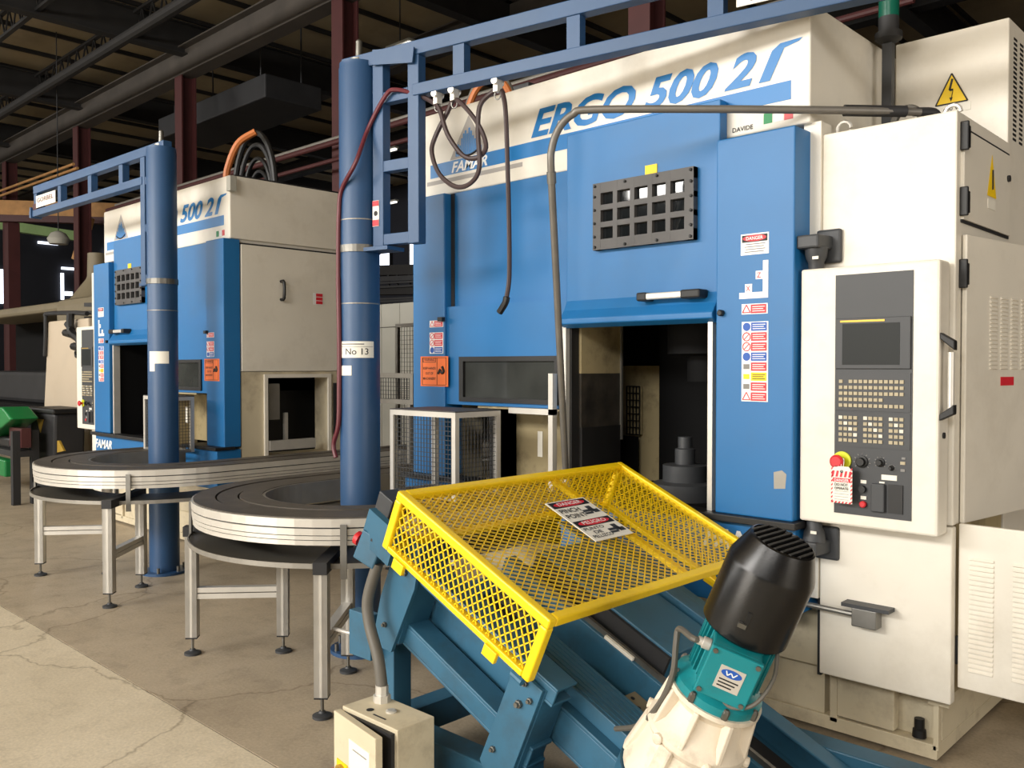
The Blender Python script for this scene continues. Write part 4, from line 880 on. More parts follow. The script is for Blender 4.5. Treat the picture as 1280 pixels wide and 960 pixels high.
for k in range(7):
    P('tread_rib', 'unit_blue', I().box(.46, 1.0, .315+k*.021, .320+k*.021, -.36, -.3575))
# conveyor bed that carries on down the slope past the guard
P('tread_cover', 'unit_blue', I().prism([(.42, .30, -.36), (.42, .30, -.42), (.42, .31, -.42), (.42, .31, -.37), (.42, .46, -.37), (.42, .46, -.36)], (.62, 0, 0)), bevel=.003)
P('bed_side', 'unit_blue', chan(.10, 2.0, .26, .34, -.56, -.42, .012, 1), bevel=.003)
P('bed_side', 'unit_blue', chan(.10, 2.0, 1.02, 1.10, -.56, -.42, .012, -1), bevel=.003)
P('bed_floor', 'dark', I().box(.10, 2.0, .34, 1.02, -.54, -.52))
P('slide_rail', 'steel', I().box(.2, 1.6, .47, .49, -.42, -.39)); P('slide_rail', 'steel', I().box(.2, 1.6, .615, .63, -.36, -.31))
P('mid_channel', 'unit_blue', I().box(.1, 1.75, .60, .66, -.52, -.33), bevel=.003)
P('white_stop', 'paper', I().box(.66, .80, .60, .612, -.328, -.315))
P('carriage', 'olive', I().box(.86, 1.05, .50, .59, -.50, -.41), bevel=.004)
for k in range(4): P('carriage_hole', 'black', I().lathe((.885+.045*k, .545-.02*(k % 2), -.409), (0, 0, 1), [(0, .008), (.001, .008)], 8))
P('drive_cover', 'unit_blue', I().box(.20, .90, .68, .98, -.40, -.25), bevel=.004)
P('drive_cover_edge', 'dark', I().box(.20, .90, .662, .68, -.42, -.26))
P('far_cover', 'unit_blue', I().box(.20, .98, 1.0, 1.08, -.42, -.23), bevel=.004)
# emergency stop station and limit box at the high end
cst = at(466, 685, 'y', 2.05)
MS = Matrix.Translation(cst) @ Matrix.Rotation(math.radians(18), 4, 'Z') @ Matrix.Rotation(TH, 4, 'Y')
sb = MB(MS).box(-.05, .05, -.035, .05, -.06, .06).build('stop_station', 'unit_blue', fr, bevel=.006)
MB(MS).lathe((-.05, .005, 0), (-1, 0, 0), [(0, .012), (.015, .012), (.016, .027), (.034, .027), (.04, .018)], 18).build('stop_button', 'red', sb, smooth=True)
MB(MS).box(.0, .012, -.04, -.035, .04, .05).build('cover_screw', 'dark', sb)
P('cable_gland', 'steel', MB(MS).cyl((.05, .0, .0), (.12, .0, -.0), .014, 10))
P('station_arm', 'unit_blue', I().box(-.14, .04, .02, .05, -.30, -.16))
P('limit_box', 'charcoal', MB(Matrix.Translation(at(487, 635, 'y', 2.15)) @ Matrix.Rotation(TH, 4, 'Y')).box(-.04, .05, -.04, .05, -.06, .06), bevel=.004)
# =================================================================== YELLOW MESH GUARD
gd = thing('mesh_guard', 'yellow expanded mesh guard over the tilted blue frame', 'guard', tuple(MI @ Vector((.4, .66, -.24))))
Pg = lambda n, m, mb, **k: mb.build(n, m, gd, **k)
GU, GV, GN = .80, 1.335, -.235; b = .034
for (u0, u1, v0, v1) in ((0, GU, 0, b), (0, GU, GV-b, GV), (0, b, b, GV-b), (GU-b, GU, b, GV-b)): Pg('top_bar', 'yellow', I().box(u0, u1, v0, v1, -b, 0), bevel=.006)
Pg('middle_bar', 'yellow', I().box(b, GU-b, GV*.62, GV*.62+.03, -b-.012, -b+.008))
for v0 in (0, GV-b):
    Pg('corner_bar', 'yellow', I().box(0, b, v0, v0+b, GN, -b), bevel=.006); Pg('corner_bar', 'yellow', I().box(GU-b, GU, v0, v0+b, GN, -b), bevel=.006)
    Pg('bottom_bar', 'yellow', I().box(b, GU-b, v0, v0+b, GN, GN+.022), bevel=.004)
    for u in (.09, .60): Pg('mounting_tab', 'yellow', I().box(u, u+.06, v0-.012 if v0 == 0 else v0+b, v0+.004 if v0 == 0 else v0+b+.012, GN-.03, GN+.01), bevel=.002)
Pg('bottom_bar', 'yellow', I().box(0, b, b, GV-b, GN, GN+.022), bevel=.004)
def expanded(fn, La, Lb, pa, pb, name):
    mb = MB(MI); na = int(La/pa); nb = int(Lb/pb); w_ = .0044; t = .004
    def seg(a, b_):
        A_ = Vector((a[0], a[1], 0)); B_ = Vector((b_[0], b_[1], 0)); d = (B_-A_).normalized(); n_ = Vector((-d.y, d.x, 0))*w_/2
        q = [A_-n_, A_+n_, B_+n_, B_-n_]
        vs = [fn(p.x, p.y, 0) for p in q]+[fn(p.x, p.y, t) for p in q]
        mb.add(vs, [(0, 1, 2, 3), (7, 6, 5, 4), (0, 4, 5, 1), (2, 6, 7, 3)])
    pa = La/na; pb = Lb/nb
    for i in range(na):
        for j in range(nb):
            x = i*pa; y = j*pb
            m0 = (x, y+pb/2); m1 = (x+pa/2, y); m2 = (x+pa, y+pb/2); m3 = (x+pa/2, y+pb)
            seg(m0, m1); seg(m1, m2); seg(m2, m3); seg(m3, m0)
    return mb.build(name, 'yellow', gd, kind='stuff')
expanded(lambda a, b_, t: (b*.6+a, b*.6+b_, -.014-t), GU-b*1.2, GV-b*1.2, .030, .042, 'top_mesh')
expanded(lambda a, b_, t: (b*.6+a, .012+t, GN+.012+b_), GU-b*1.2, -GN-.03, .033, .036, 'side_mesh')
expanded(lambda a, b_, t: (b*.6+a, GV-.012-t, GN+.012+b_), GU-b*1.2, -GN-.03, .033, .036, 'side_mesh')
expanded(lambda a, b_, t: (.012+t, b*.6+a, GN+.012+b_), GV-b*1.2, -GN-.03, .036, .033, 'side_mesh')
# bilingual danger sign lying on the mesh
k_ = .976; u0, u1, v0, v1 = .232*k_, .515*k_, .577*k_, .815*k_
sg = thing('danger_sign', 'white bilingual danger pinch point sign lying on the yellow mesh', 'sign', tuple(MI @ Vector(((u0+u1)/2, (v0+v1)/2, .002))))
sh = I().box(u0, u1, v0, v1, .001, .004).build('plate', 'paper', sg)
def sgl(txt, u, v, wd, ht, m, bold=.012):
    vs, fs = text_mesh(txt, 1, wd, ht, 0, bold); I().add([(u-p[1], v+p[0], .0062) for p in vs], fs).build('lettering', m, sg)
for (ub, word, l1) in ((u0, 'DANGER', ('PINCH', 'POINT')), (u0+(u1-u0)*.5, 'PELIGRO', ('PUNTO', 'DE', 'PELLIZCO'))):
    Hh = (u1-u0)*.5; Wd = v1-v0
    I().box(ub+.006, ub+Hh*.34, v0+.008, v1-.008, .004, .0046).build('heading_bar', 'ink', sg)
    e = MB().lathe((0, 0, 0), (0, 0, 1), [(0, 1), (.0005, 1)], 24); e.v = [tuple(MI @ Vector((ub+Hh*.19+p[0]*Hh*.125, (v0+v1)/2+p[1]*Wd*.40, .0047+p[2]))) for p in e.v]; e.build('heading_oval', 'red_print', sg)
    sgl(word, ub+Hh*.26, v0+Wd*.2, Wd*.6, Hh*.15, 'white_print')
    n = len(l1)
    for i, tline in enumerate(l1):
        hh = Hh*(.2 if n == 2 else .13); sgl(tline, ub+Hh*(.62+.28*i if n == 2 else .53+.185*i), v0+Wd*(.06 if len(tline) > 2 else .2), Wd*(.5 if len(tline) > 2 else .2), hh, 'ink')
    sy = I()
    for (a, c, w_, h_) in ((.66, .72, .30, .10), (.60, .80, .12, .30), (.72, .88, .14, .16), (.78, .66, .2, .08)): sy.box(ub+Hh*(a-h_/2), ub+Hh*(a+h_/2), v0+Wd*(c-w_/2), min(v0+Wd*(c+w_/2), v1-.004), .004, .0055)
    sy.build('hand_symbol', 'charcoal', sg)
# =================================================================== GEAR MOTOR
YM = 2.22; F0 = at(897, 858, 'y', YM)
gm = thing('gear_motor', 'teal electric gear motor with black fan cover on a white gearbox', 'motor', tuple(F0-NN*.33))
Pm = lambda n, m, mb, **k: mb.build(n, m, gm, **k)
Lm = lambda prof, seg=32: MB().lathe(F0, NN, prof, seg)
Pm('motor_flange', 'motor_teal', Lm([(-.012, .128), (.012, .128), (.02, .118), (.035, .098), (.05, .092)], 36), smooth=True)
Pm('motor_body', 'motor_teal', Lm([(.04, .088), (.24, .088)]), smooth=True)
WU = (UU*.865+VV*.5).normalized(); WD = (UU*.5-VV*.865).normalized()
for k in range(36):
    t = 2*math.pi*k/36; dr = UU*math.cos(t)+VV*math.sin(t)
    if dr.dot(WD) > .72: continue
    Pm('cooling_fin', 'motor_teal', MB().bar(F0+dr*.094+NN*.05, F0+dr*.094+NN*.235, .005, .022, dr))
fc = Pm('fan_cover', 'motor_black', Lm([(.205, .117), (.21, .121), (.405, .121), (.415, .118), (.485, .090), (.488, .084), (.482, .082)], 40), smooth=True)
for k in range(9):
    s_ = -.072+k*.018; hl = math.sqrt(max(.0, .083**2-s_**2))
    MB().bar(F0+NN*.486+UU*s_-VV*hl, F0+NN*.486+UU*s_+VV*hl, .007, .008, NN).build('grille_bar', 'black', fc)
dl = (WD*.92-UU*.3).normalized()
MB().bar(F0+WD*.1205+NN*.27-WU*.02, F0+WD*.1205+NN*.31-WU*.02, .012, .003, WD).build('cover_slot', 'black', fc)
MB().bar(F0+WD*.121+NN*.262-WU*.028, F0+WD*.121+NN*.275-WU*.028, .022, .012, WD).build('cover_clip', 'steel', fc)
MT = Matrix(((WU.x, NN.x, WD.x, 0), (WU.y, NN.y, WD.y, 0), (WU.z, NN.z, WD.z, 0), (0, 0, 0, 1)))
MT = Matrix.Translation(F0+NN*.128+WD*.075-WU*.012) @ MT
tb = Pm('terminal_box', 'motor_teal', MB(MT).box(-.068, .068, -.068, .075, 0, .072), bevel=.006)
lid = MB(MT).box(-.071, .071, -.071, .078, .073, .09).build('lid', 'motor_teal', tb, bevel=.004)
for (a, c) in ((-.058, -.058), (.058, -.058), (-.058, .066), (.058, .066)): MB(MT).lathe((a, c, .09), (0, 0, 1), [(0, .007), (.005, .007)], 8).build('lid_screw', 'steel', tb)
npl = MB(MT).box(-.030, .038, -.034, .036, .09, .0912).build('name_plate', 'alu', tb)
e = MB().lathe((0, 0, 0), (0, 0, 1), [(0, 1), (.0006, 1)], 24); e.v = [tuple(MT @ Vector((.004+p[0]*.028, .018+p[1]*.012, .0913+p[2]))) for p in e.v]; e.build('logo_oval', 'blue_sign', tb)
mb = MB(MT); zz = [(-.012, .024), (-.006, .012), (.002, .022), (.01, .012), (.018, .024)]
for i in range(4): mb.bar((zz[i][0], zz[i][1], .0922), (zz[i+1][0], zz[i+1][1], .0922), .003, .0006, (0, 0, 1))
mb.build('logo_mark', 'white_print', tb)
mb = MB(MT)
for k in range(3): mb.box(-.022, .03-.006*k, -.006-.010*k, -.002-.010*k, .0912, .0917)
mb.build('print_lines', 'ink', tb, kind='stuff')
gl = MT @ Vector((-.07, .05, .045)); Pm('cable_gland', 'alu', MB().lathe(gl, -WU, [(0, .017), (.02, .017), (.022, .012), (.035, .012)], 12), smooth=True)
cb = [gl-WU*.03, gl-WU*.05-NN*.002, at(849, 786, 'y', 2.13), at(845, 805, 'y', 2.12), at(842, 838, 'y', 2.11), at(831, 868, 'y', 2.11), at(814, 893, 'y', 2.13), at(796, 908, 'y', 2.17), at(770, 911, 'y', 2.26)]
Pm('power_cable', 'rubber_conduit', MB().tube(cb, .009, 8), smooth=True)
g2 = MT @ Vector((.0, -.072, .05)); Pm('brake_cable', 'rubber_conduit', MB().tube([g2, g2+WU*.04-NN*.012+WD*.02, g2+WU*.09+NN*.03+WD*.03, g2+WU*.115+NN*.10-WD*.01, F0+NN*.205+WU*.095+WD*.05], .006, 8), smooth=True)
# gearbox: flared ivory casting with ribs, flanges and bolts
gb = Pm('gearbox', 'gear_white', Lm([(-.012, .136), (-.026, .136), (-.036, .118), (-.06, .104), (-.12, .122), (-.15, .150), (-.165, .152), (-.185, .140), (-.25, .150), (-.29, .165), (-.31, .170), (-.33, .170)], 36), smooth=True)
for k in range(8):
    t = 2*math.pi*k/8+.2; dr = UU*math.cos(t)+VV*math.sin(t)
    MB().prism([F0+dr*.09-NN*.03-dr.cross(NN)*.008, F0+dr*.134-NN*.03-dr.cross(NN)*.008, F0+dr*.150-NN*.15-dr.cross(NN)*.008, F0+dr*.09-NN*.15-dr.cross(NN)*.008], dr.cross(NN)*.016).build('rib', 'gear_white', gb, bevel=.004)
    MB().lathe(F0+dr*.123-NN*.012+dr.cross(NN)*.03, NN, [(0, .011), (.020, .011), (.026, .009), (.030, .006)], 6).build('flange_bolt', 'steel', gb)
for k in range(6):
    t = 2*math.pi*k/6+.5; dr = UU*math.cos(t)+VV*math.sin(t)
    MB().bar(F0+dr*.140-NN*.17, F0+dr*.165-NN*.315, .045, .03, dr).build('rib', 'gear_white', gb, bevel=.008)
    MB().lathe(F0+dr*.150-NN*.165+dr.cross(NN)*.035, dr, [(-.01, .016), (.006, .016), (.008, .012)], 12).build('boss', 'gear_white', gb)
P('motor_seat', 'unit_blue', MB().lathe(F0-NN*.335, -NN, [(0, .178), (.05, .178), (.06, .15), (.10, .15)], 32), smooth=True)
P('motor_bracket', 'unit_blue', MB().bar(F0-NN*.40-UU*.2+VV*.08, F0-NN*.40+UU*.25+VV*.08, .14, .03, NN))
# =================================================================== WHITE SWITCH BOX
bx = thing('switch_box', 'worn white steel switch box on the floor before the tilted frame', 'box', (-2.46, 1.93, 0))
Pb = lambda n, m, mb, **k: mb.build(n, m, bx, **k)
Pb('body', 'cream_dirty', MB().box(-2.635, -2.32, 1.865, 2.03, .0, .37), bevel=.003)
Pb('door_seal', 'dark', MB().box(-2.62, -2.335, 1.850, 1.865, .02, .355))
MD = Matrix.Translation((-2.635, 1.86, 0)) @ Matrix.Rotation(math.radians(-9), 4, 'Z')
dr = Pb('door', 'cream_dirty', MB(MD).box(0, .31, -.03, -.002, .005, .362), bevel=.003)
MB(MD).box(.12, .27, -.0315, -.03, .20, .30).build('paper_label', 'paper', dr)
MB(MD).box(.15, .25, -.0322, -.0315, .27, .274).build('print_lines', 'ink_grey', dr)
MB(MD).box(.03, .11, -.034, -.03, .12, .20).build('stop_plate', 'yellow_sign', dr)
MB(MD).lathe((.07, -.034, .16), (0, -1, 0), [(0, .032), (.012, .032)], 20).build('stop_collar', 'gold', dr)
MB(MD).lathe((.07, -.046, .16), (0, -1, 0), [(0, .014), (.015, .014), (.016, .027), (.032, .027), (.038, .018)], 20).build('stop_button', 'red', dr, smooth=True)
Pb('conduit_nut', 'alu', MB().lathe((-2.565, 1.99, .37), (0, 0, 1), [(0, .032), (.025, .032), (.026, .024), (.06, .024)], 8))
Pb('knockout_plug', 'alu', MB().lathe((-2.46, 1.95, .37), (0, 0, 1), [(0, .02), (.006, .02), (.009, .014)], 14)); Pb('knockout_hole', 'black', MB().lathe((-2.53, 1.91, .3702), (0, 0, 1), [(0, .014), (.001, .014)], 14))
mb = MB().box(-2.49, -2.42, 1.89, 1.897, .3702, .3712); Pb('slot', 'dark', mb)
cpts = [Vector((-2.565, 1.99, .42)), Vector((-2.60, 2.0, .52)), Vector((-2.68, 2.02, .63)), Vector((-2.70, 2.03, .72)), cst+Vector((.03, .0, -.055))]
o = MB().tube(cpts, .022, 12).build('flexible_conduit', 'rubber_conduit', smooth=True); tag(o, 'thick grey flexible conduit between the white switch box and red stop button', 'conduit')
# =================================================================== OVERHEAD CONDUIT
cp = [Vector((-2.72, 3.37, .96)), Vector((-2.66, 3.22, 1.5)), Vector((-2.58, 3.05, 2.1)), Vector((-2.50, 2.90, 2.47)), Vector((-2.475, 2.885, 2.56)), Vector((-2.43, 2.90, 2.62)), Vector((-2.34, 2.95, 2.655)), Vector((-2.24, 3.02, 2.665)), Vector((-1.9, 3.27, 2.66)), Vector((-1.5, 3.62, 2.65)), Vector((-1.27, 3.85, 2.64))]
cp[0] = at(707, 588, 'y', 3.37); cp[3] = at(689, 215, 'y', 2.93); cp[1] = cp[0].lerp(cp[3], .35); cp[2] = cp[0].lerp(cp[3], .7); cp[4] = at(690, 185, 'y', 2.92); cp[5] = at(699, 160, 'y', 2.93); cp[6] = at(716, 143, 'y', 2.95); cp[7] = at(742, 137, 'y', 2.99)
cp[8] = at(900, 136.5, 'y', 3.28); cp[9] = at(1060, 138, 'y', 3.62); cp[10] = at(1150, 140, 'y', 3.86)
cd_ = thing('steel_conduit', 'bent galvanized steel conduit rising past the blue door to the cabinet top', 'conduit', tuple(cp[0]))
MB().tube(cp, .0165, 12, 6).build('pipe', 'conduit', cd_, smooth=True)
dd = (cp[3]-cp[2]).normalized(); MB().cyl(cp[3]-dd*.05, cp[3]+dd*.0, .021, 12).build('coupling', 'galv', cd_, smooth=True)
MB().cyl(cp[10]-Vector((.22, .24, 0)), cp[10]-Vector((.04, .05, 0)), .024, 12).build('coupling', 'dark', cd_, smooth=True)
MB().tube([cp[10]-Vector((.02, .02, 0)), cp[10]+Vector((.04, .05, 0)), cp[10]+Vector((.05, .07, -.04)), cp[10]+Vector((.05, .07, -.10))], .018, 10).build('elbow', 'dark', cd_, smooth=True)
# =================================================================== HOSES AND BOXES ON THE MACHINE TOPS
def arc(c, rx, rz, ry, m, rr, label, group):
    c = Vector(c); pts = [c+Vector((-rx*math.cos(math.pi*k/10), ry*(k/10-.5), rz*math.sin(math.pi*k/10))) for k in range(11)]
    o = MB().tube(pts, rr, 8, 3).build('machine_hose', m, smooth=True); tag(o, label, 'hose', group)
zt = 3.135
for (px, y, rx, rz, m, rr, lb) in ((612, 4.0, .20, .30, 'hose_orange', .022, 'thick orange hose arching over the top of the machine with the yellow guard'), (612, 4.12, .24, .40, 'rubber_conduit', .012, 'thin grey hose arching highest above the orange hose'), (618, 4.2, .17, .26, 'hose', .014, 'dark hose arching behind the thick orange hose'), (622, 4.3, .13, .22, 'rubber_conduit', .012, 'small grey hose arch inside the orange hose loop'), (702, 4.2, .13, .26, 'rubber_conduit', .008, 'thin grey cable loop beside the dark box on the machine top')):
    p = at(px, 110, 'y', y); arc((p.x, y, zt), rx, rz, .05, m, rr, lb, 'hoses on machine tops')
for (px, y, rx, rz, m, rr, lb) in ((318, 4.05, .30, .50, 'black', .026, 'outermost black hose arching over the top of the far machine'), (320, 4.15, .25, .44, 'dark', .022, 'second black hose arching over the top of the far machine'), (322, 4.25, .20, .36, 'black', .02, 'third black hose arching over the top of the far machine'), (324, 4.35, .15, .28, 'dark', .018, 'innermost black hose arching over the top of the far machine')):
    p = at(px, 215, 'y', y); arc((p.x, y, zt), rx, rz, .05, m, rr, lb, 'hoses on machine tops')
p = at(284, 216, 'y', 3.8); q = at(292, 178, 'y', 3.8)
o = MB().tube([(p.x, 3.8, zt), (p.x+.0, 3.8, zt+.14), (q.x-.02, 3.85, q.z), (q.x+.10, 3.95, q.z+.10)], .03, 8).build('machine_hose', 'hose_orange', smooth=True); tag(o, 'short thick orange hose rising at the corner of the far machine top', 'hose')
p = at(648, 95, 'y', 4.3)
o = MB().box(p.x-.09, p.x+.09, 4.3, 4.5, zt, zt+.34).build('valve_box', 'charcoal', bevel=.01); tag(o, 'dark upright valve box on the machine top beside the orange hose', 'box')
# signal tower and cable gear on the cabinet top
p = at(1110, 130, 'y', 4.18)
st_ = thing('signal_tower', 'dark signal tower pole with green lens behind the cream cabinet', 'signal light', (p.x, 4.18, 2.566))
MB().box(p.x-.022, p.x+.022, 4.16, 4.2, 2.566, 3.12).build('pole', 'charcoal', st_)
MB().lathe((p.x, 4.18, 3.09), (0, 0, 1), [(0, .03), (.02, .06), (.05, .06), (.055, .045), (.12, .045)], 16).build('socket', 'dark', st_, smooth=True)
MB().lathe((p.x, 4.18, 3.21), (0, 0, 1), [(0, .045), (.09, .045)], 16).build('green_lens', 'lens_green', st_, smooth=True)
MB().lathe((p.x, 4.18, 3.30), (0, 0, 1), [(0, .046), (.06, .046), (.08, .03)], 16).build('cap', 'dark', st_, smooth=True)
p = at(1136, 138, 'y', 3.95)
o = MB().tube([(p.x-.07, 3.95, 2.58), (p.x-.055, 3.95, 2.68), (p.x, 3.95, 2.71), (p.x+.05, 3.95, 2.67), (p.x+.055, 3.95, 2.565)], .017, 8).build('cable_loop', 'rubber_conduit', smooth=True); tag(o, 'short grey cable loop on top of the cream electrical cabinet', 'cable')
o = MB().box(p.x-.14, p.x+.02, 3.87, 3.93, 2.565, 2.61).build('cable_connector', 'dark', bevel=.008); tag(o, 'flat dark cable connector on top of the cream electrical cabinet', 'connector')
# =================================================================== GAP BETWEEN THE MACHINES
def boxthing(name, label, cat, m, x0, x1, y0, y1, z0, z1, bevel=.01):
    o = MB().box(x0, x1, y0, y1, z0, z1).build(name, m, bevel=bevel); tag(o, label, cat); return o
gx0, gx1 = at(440, 420, 'y', 9.0).x, at(530, 420, 'y', 9.0).x; gz = at(497, 379, 'y', 8.9).z
g = thing('grey_machine', 'light grey panelled machine standing far back between the two blue machines', 'machine', ((gx0+gx1)/2, 9.8, 0))
xs = [gx0+(gx1-gx0)*k/4 for k in range(5)]
for k in range(4):
    for (za, zb) in ((.05, 1.0), (1.01, at(497, 409, 'y', 8.9).z), (at(497, 409, 'y', 8.9).z+.012, gz)): MB().box(xs[k]+.005, xs[k+1]-.005, 8.9, 8.93, za, zb).build('panel', 'grey_panel', g)
MB().box(gx0, gx1, 8.93, 11, 0, gz-.01).build('body', 'charcoal', g)
# walkway rails and cable trays in front of the far wall
for (i, py) in enumerate((347, 352, 357, 372, 375)):
    a = at(455, py+3, 'y', 14); b_ = at(540, py-1, 'y', 14)
    o = MB().bar(a, b_, .06, .05 if i else .12).build('walkway_rail', 'dark'); struct(o)
for py, hh in ((363, .22), (338, .25)):
    a = at(440, py+1, 'y', 14.2); b_ = at(545, py-1, 'y', 14.2); o = MB().bar(a, b_, .3, hh).build('walkway_beam', 'beam_dark'); struct(o)
for px in (497, 486, 470, 512):
    a = at(px, 365, 'y', 14.1); b_ = at(px, 338, 'y', 14.1); o = MB().bar(a, b_, .05, .05).build('walkway_post', 'dark'); struct(o)
a = at(440, 365, 'y', 14.2); o = MB().box(a.x-.15, a.x+.15, 14.1, 14.4, 0, a.z).build('walkway_column', 'beam_dark'); struct(o)
def meshgate(px0, py0, px1, py1, y, label, name='mesh_gate', pitch=.05):
    a = at(px0, py0, 'y', y); c = at(px1, py1, 'y', y); x0, x1, z1, z0 = a.x, c.x, a.z, max(.0, c.z)
    t = thing(name, label, 'fence', ((x0+x1)/2, y, z0)); f = .04
    for (p_, q_, r_, s_) in ((x0, x0+f, z0, z1), (x1-f, x1, z0, z1), (x0+f, x1-f, z1-f, z1), (x0+f, x1-f, z0, z0+f)): MB().box(p_, q_, y, y+f, r_, s_).build('frame_bar', 'alu_dull', t)
    mb = MB(); k = x0+f
    while k < x1-f: mb.box(k, k+.004, y+.015, y+.019, z0+f, z1-f); k += pitch
    k = z0+f
    while k < z1-f: mb.box(x0+f, x1-f, y+.015, y+.019, k, k+.004); k += pitch
    mb.build('wire_mesh', 'dark', t, kind='stuff'); return t
meshgate(494, 405, 545, 800, 6.4, 'tall mesh gate with grey frame behind the corner of the large machine')
meshgate(440, 466, 516, 506, 4.7, 'low mesh fence panel with aluminium frame between the columns', 'mesh_fence', .035)
for px in (458, 513):
    a = at(px, 506, 'y', 4.72); o = MB().box(a.x-.02, a.x+.02, 4.70, 4.74, 0, a.z).build('fence_post', 'alu_dull'); tag(o, 'aluminium post carrying the low mesh fence panel ' + ('beside the crane column' if px < 500 else 'beside the large machine'), 'post')
# parts racks / straight conveyor rails behind the loops
for i in range(5):
    y = 5.0; x = -5.66+.135*i
    t = thing('conveyor_rail', 'long aluminium conveyor rail lying between the two loop conveyors', 'rail', (x, 5.4, .5), 'spare rails between conveyors')
    for (a, b_, m) in ((.50+.06*(i % 2), .55+.06*(i % 2), 'alu_dull'), (.57+.06*(i % 2), .60+.06*(i % 2), 'chain')): MB().box(x, x+.10, 4.1, 6.6, a, b_).build('rail_profile', m, t)
    for yy in (4.3, 6.3): MB().box(x+.03, x+.07, yy, yy+.04, 0, .5+.06*(i % 2)).build('support', 'dark', t)
# =================================================================== FAR LEFT BACKGROUND
L = thing('old_lathe', 'large olive machine tool with black open front in the far left background', 'machine', (-16.5, 5.6, 0))
ly = 5.2
V = lambda px, py, y=ly: at(px, py, 'y', y)
x0 = V(-60, 400).x; xm = V(68, 400).x; x1 = V(128, 400).x; zt2 = V(90, 371).z
MB().box(xm, x1, ly, 7.5, .2, zt2).build('headstock_casing', 'olive', L, bevel=.12)
MB().box(x0, xm+.3, ly+.1, 7.4, zt2-.18, zt2-.02).build('top_casing', 'olive', L, bevel=.05)
MB().box(x0, xm+.2, ly+1.2, 7.4, .2, zt2-.18).build('dark_recess', 'void_black', L)
MB().box(x0, xm+.2, ly+.3, 7.4, 0, .9).build('bed', 'void_black', L, bevel=.03)
MB().box(x0+1.0, xm-1.0, ly+.5, ly+1.1, .9, 1.5).build('carriage', 'dark', L, bevel=.08)
MB().lathe((V(52, 372).x, ly+.9, zt2-.03), (0, 0, 1), [(0, .35), (.08, .45), (.45, .18), (.5, .16), (.9, .15)], 20).build('hopper', 'olive', L, smooth=True)
for k in range(3): MB().box(V(25+10*k, 430).x, V(31+10*k, 430).x, ly+1.12, ly+1.2, 1.7-.2*k, 1.95-.2*k).build('control_plate', 'charcoal', L)
# beige cabinet beside it
cy_ = 4.3
b0, b1, b2, b3 = V(60, 402, cy_), V(110, 398, cy_), V(112, 565, cy_), V(50, 565, cy_)
bc = thing('beige_cabinet', 'tall pale beige control enclosure standing left of the far machine', 'cabinet', ((b0.x+b1.x)/2, cy_+.4, 0))
MB().prism([(b0.x, cy_, b0.z), (b1.x, cy_, b0.z), (b1.x, cy_, 0), (b3.x, cy_, 0)], (0, .9, 0)).build('body', 'beige', bc, bevel=.02)
MB().box(b1.x+.02, b1.x+.16, cy_, cy_+.5, 0, b0.z-.9).build('side_duct', 'beige', bc)
MB().tube([V(57, 395, cy_-.02), V(60, 392, cy_-.02), V(90, 391, cy_-.02), V(109, 392, cy_-.02)], .03, 8).build('top_pipe', 'dark', bc, smooth=True)
MB().tube([V(57, 395, cy_-.03), V(57, 420, cy_-.03), V(56, 445, cy_-.03)], .025, 8).build('side_pipe', 'dark', bc, smooth=True)
for (pts_, r_) in ((((88, 392), (88, 410), (91, 418), (99, 425), (102, 440)), .05), (((102, 440), (96, 446), (95, 440), (100, 436)), .02), (((84, 405), (90, 412)), .04), (((82, 416), (90, 418)), .05), (((92, 433), (103, 434)), .05)): MB().tube([V(a, b_, cy_-.08) for a, b_ in pts_], r_, 8).build('cable_bundle', 'black', bc, smooth=True)
for py in (381, 391, 398): MB().bar(V(107, py, cy_+.1), V(123, py, cy_+.1), .04, .05).build('pipe_stub', 'dark', bc)
# black wheeled bin with yellow triangle, green machine, pot
by = 3.7
bn = thing('waste_bin', 'black bin with yellow warning triangle before the beige enclosure', 'bin', (V(53, 540, by).x, by+.3, 0))
q0, q1 = V(37, 520, by), V(68, 520, by); zt3 = V(50, 516, by).z
MB().prism([(q0.x, by, zt3), (q1.x, by, zt3), (q1.x-.08, by, .05), (q0.x+.08, by, .05)], (0, .35, 0)).build('body', 'dark', bn, bevel=.03)
MB().box(q0.x-.04, q1.x+.04, by-.03, by+.38, zt3, zt3+.06).build('lid', 'black', bn, bevel=.02)
c = V(51, 526, by); MB().prism([(c.x-.11, by-.01, c.z+.02), (c.x+.11, by-.01, c.z+.02), (c.x, by-.01, c.z-.14)], (0, .008, 0)).build('warning_triangle', 'gold', bn)
for xx in (q0.x+.15, q1.x-.15): MB().cyl((xx-.03, by+.3, .06), (xx+.03, by+.3, .06), .06, 14).build('wheel', 'black', bn)
gy = 3.3
gn = thing('green_machine', 'low machine with green sheet metal hood on a dark stand', 'machine', (V(5, 540, gy).x, gy+.4, 0))
P_ = [V(-70, 510, gy), V(2, 509, gy), V(14, 524, gy), V(2, 534, gy), V(-14, 546, gy), V(-70, 546, gy)]
MB().prism([(p.x, gy, p.z) for p in P_], (0, .3, 0)).build('hood', 'green', gn, bevel=.02)
zz = V(0, 548, gy).z
for px in (-60, 12):
    for yy in (gy+.02, gy+.22): xx = V(px, 560, gy).x; MB().box(xx-.04, xx+.04, yy, yy+.08, 0, zz+.1).build('stand_leg', 'dark', gn)
a, b_ = V(-65, 600, gy).x, V(14, 600, gy).x
MB().box(a, b_, gy+.05, gy+.28, .55, .62).build('stand_shelf', 'dark', gn)
MB().box(a+.2, b_-.4, gy+.1, gy+.28, .62, zz).build('drive_housing', 'black', gn, bevel=.03)
MB().box(a+.3, b_-.3, gy+.02, gy+.15, .30, .5).build('green_guard', 'green', gn, bevel=.02)
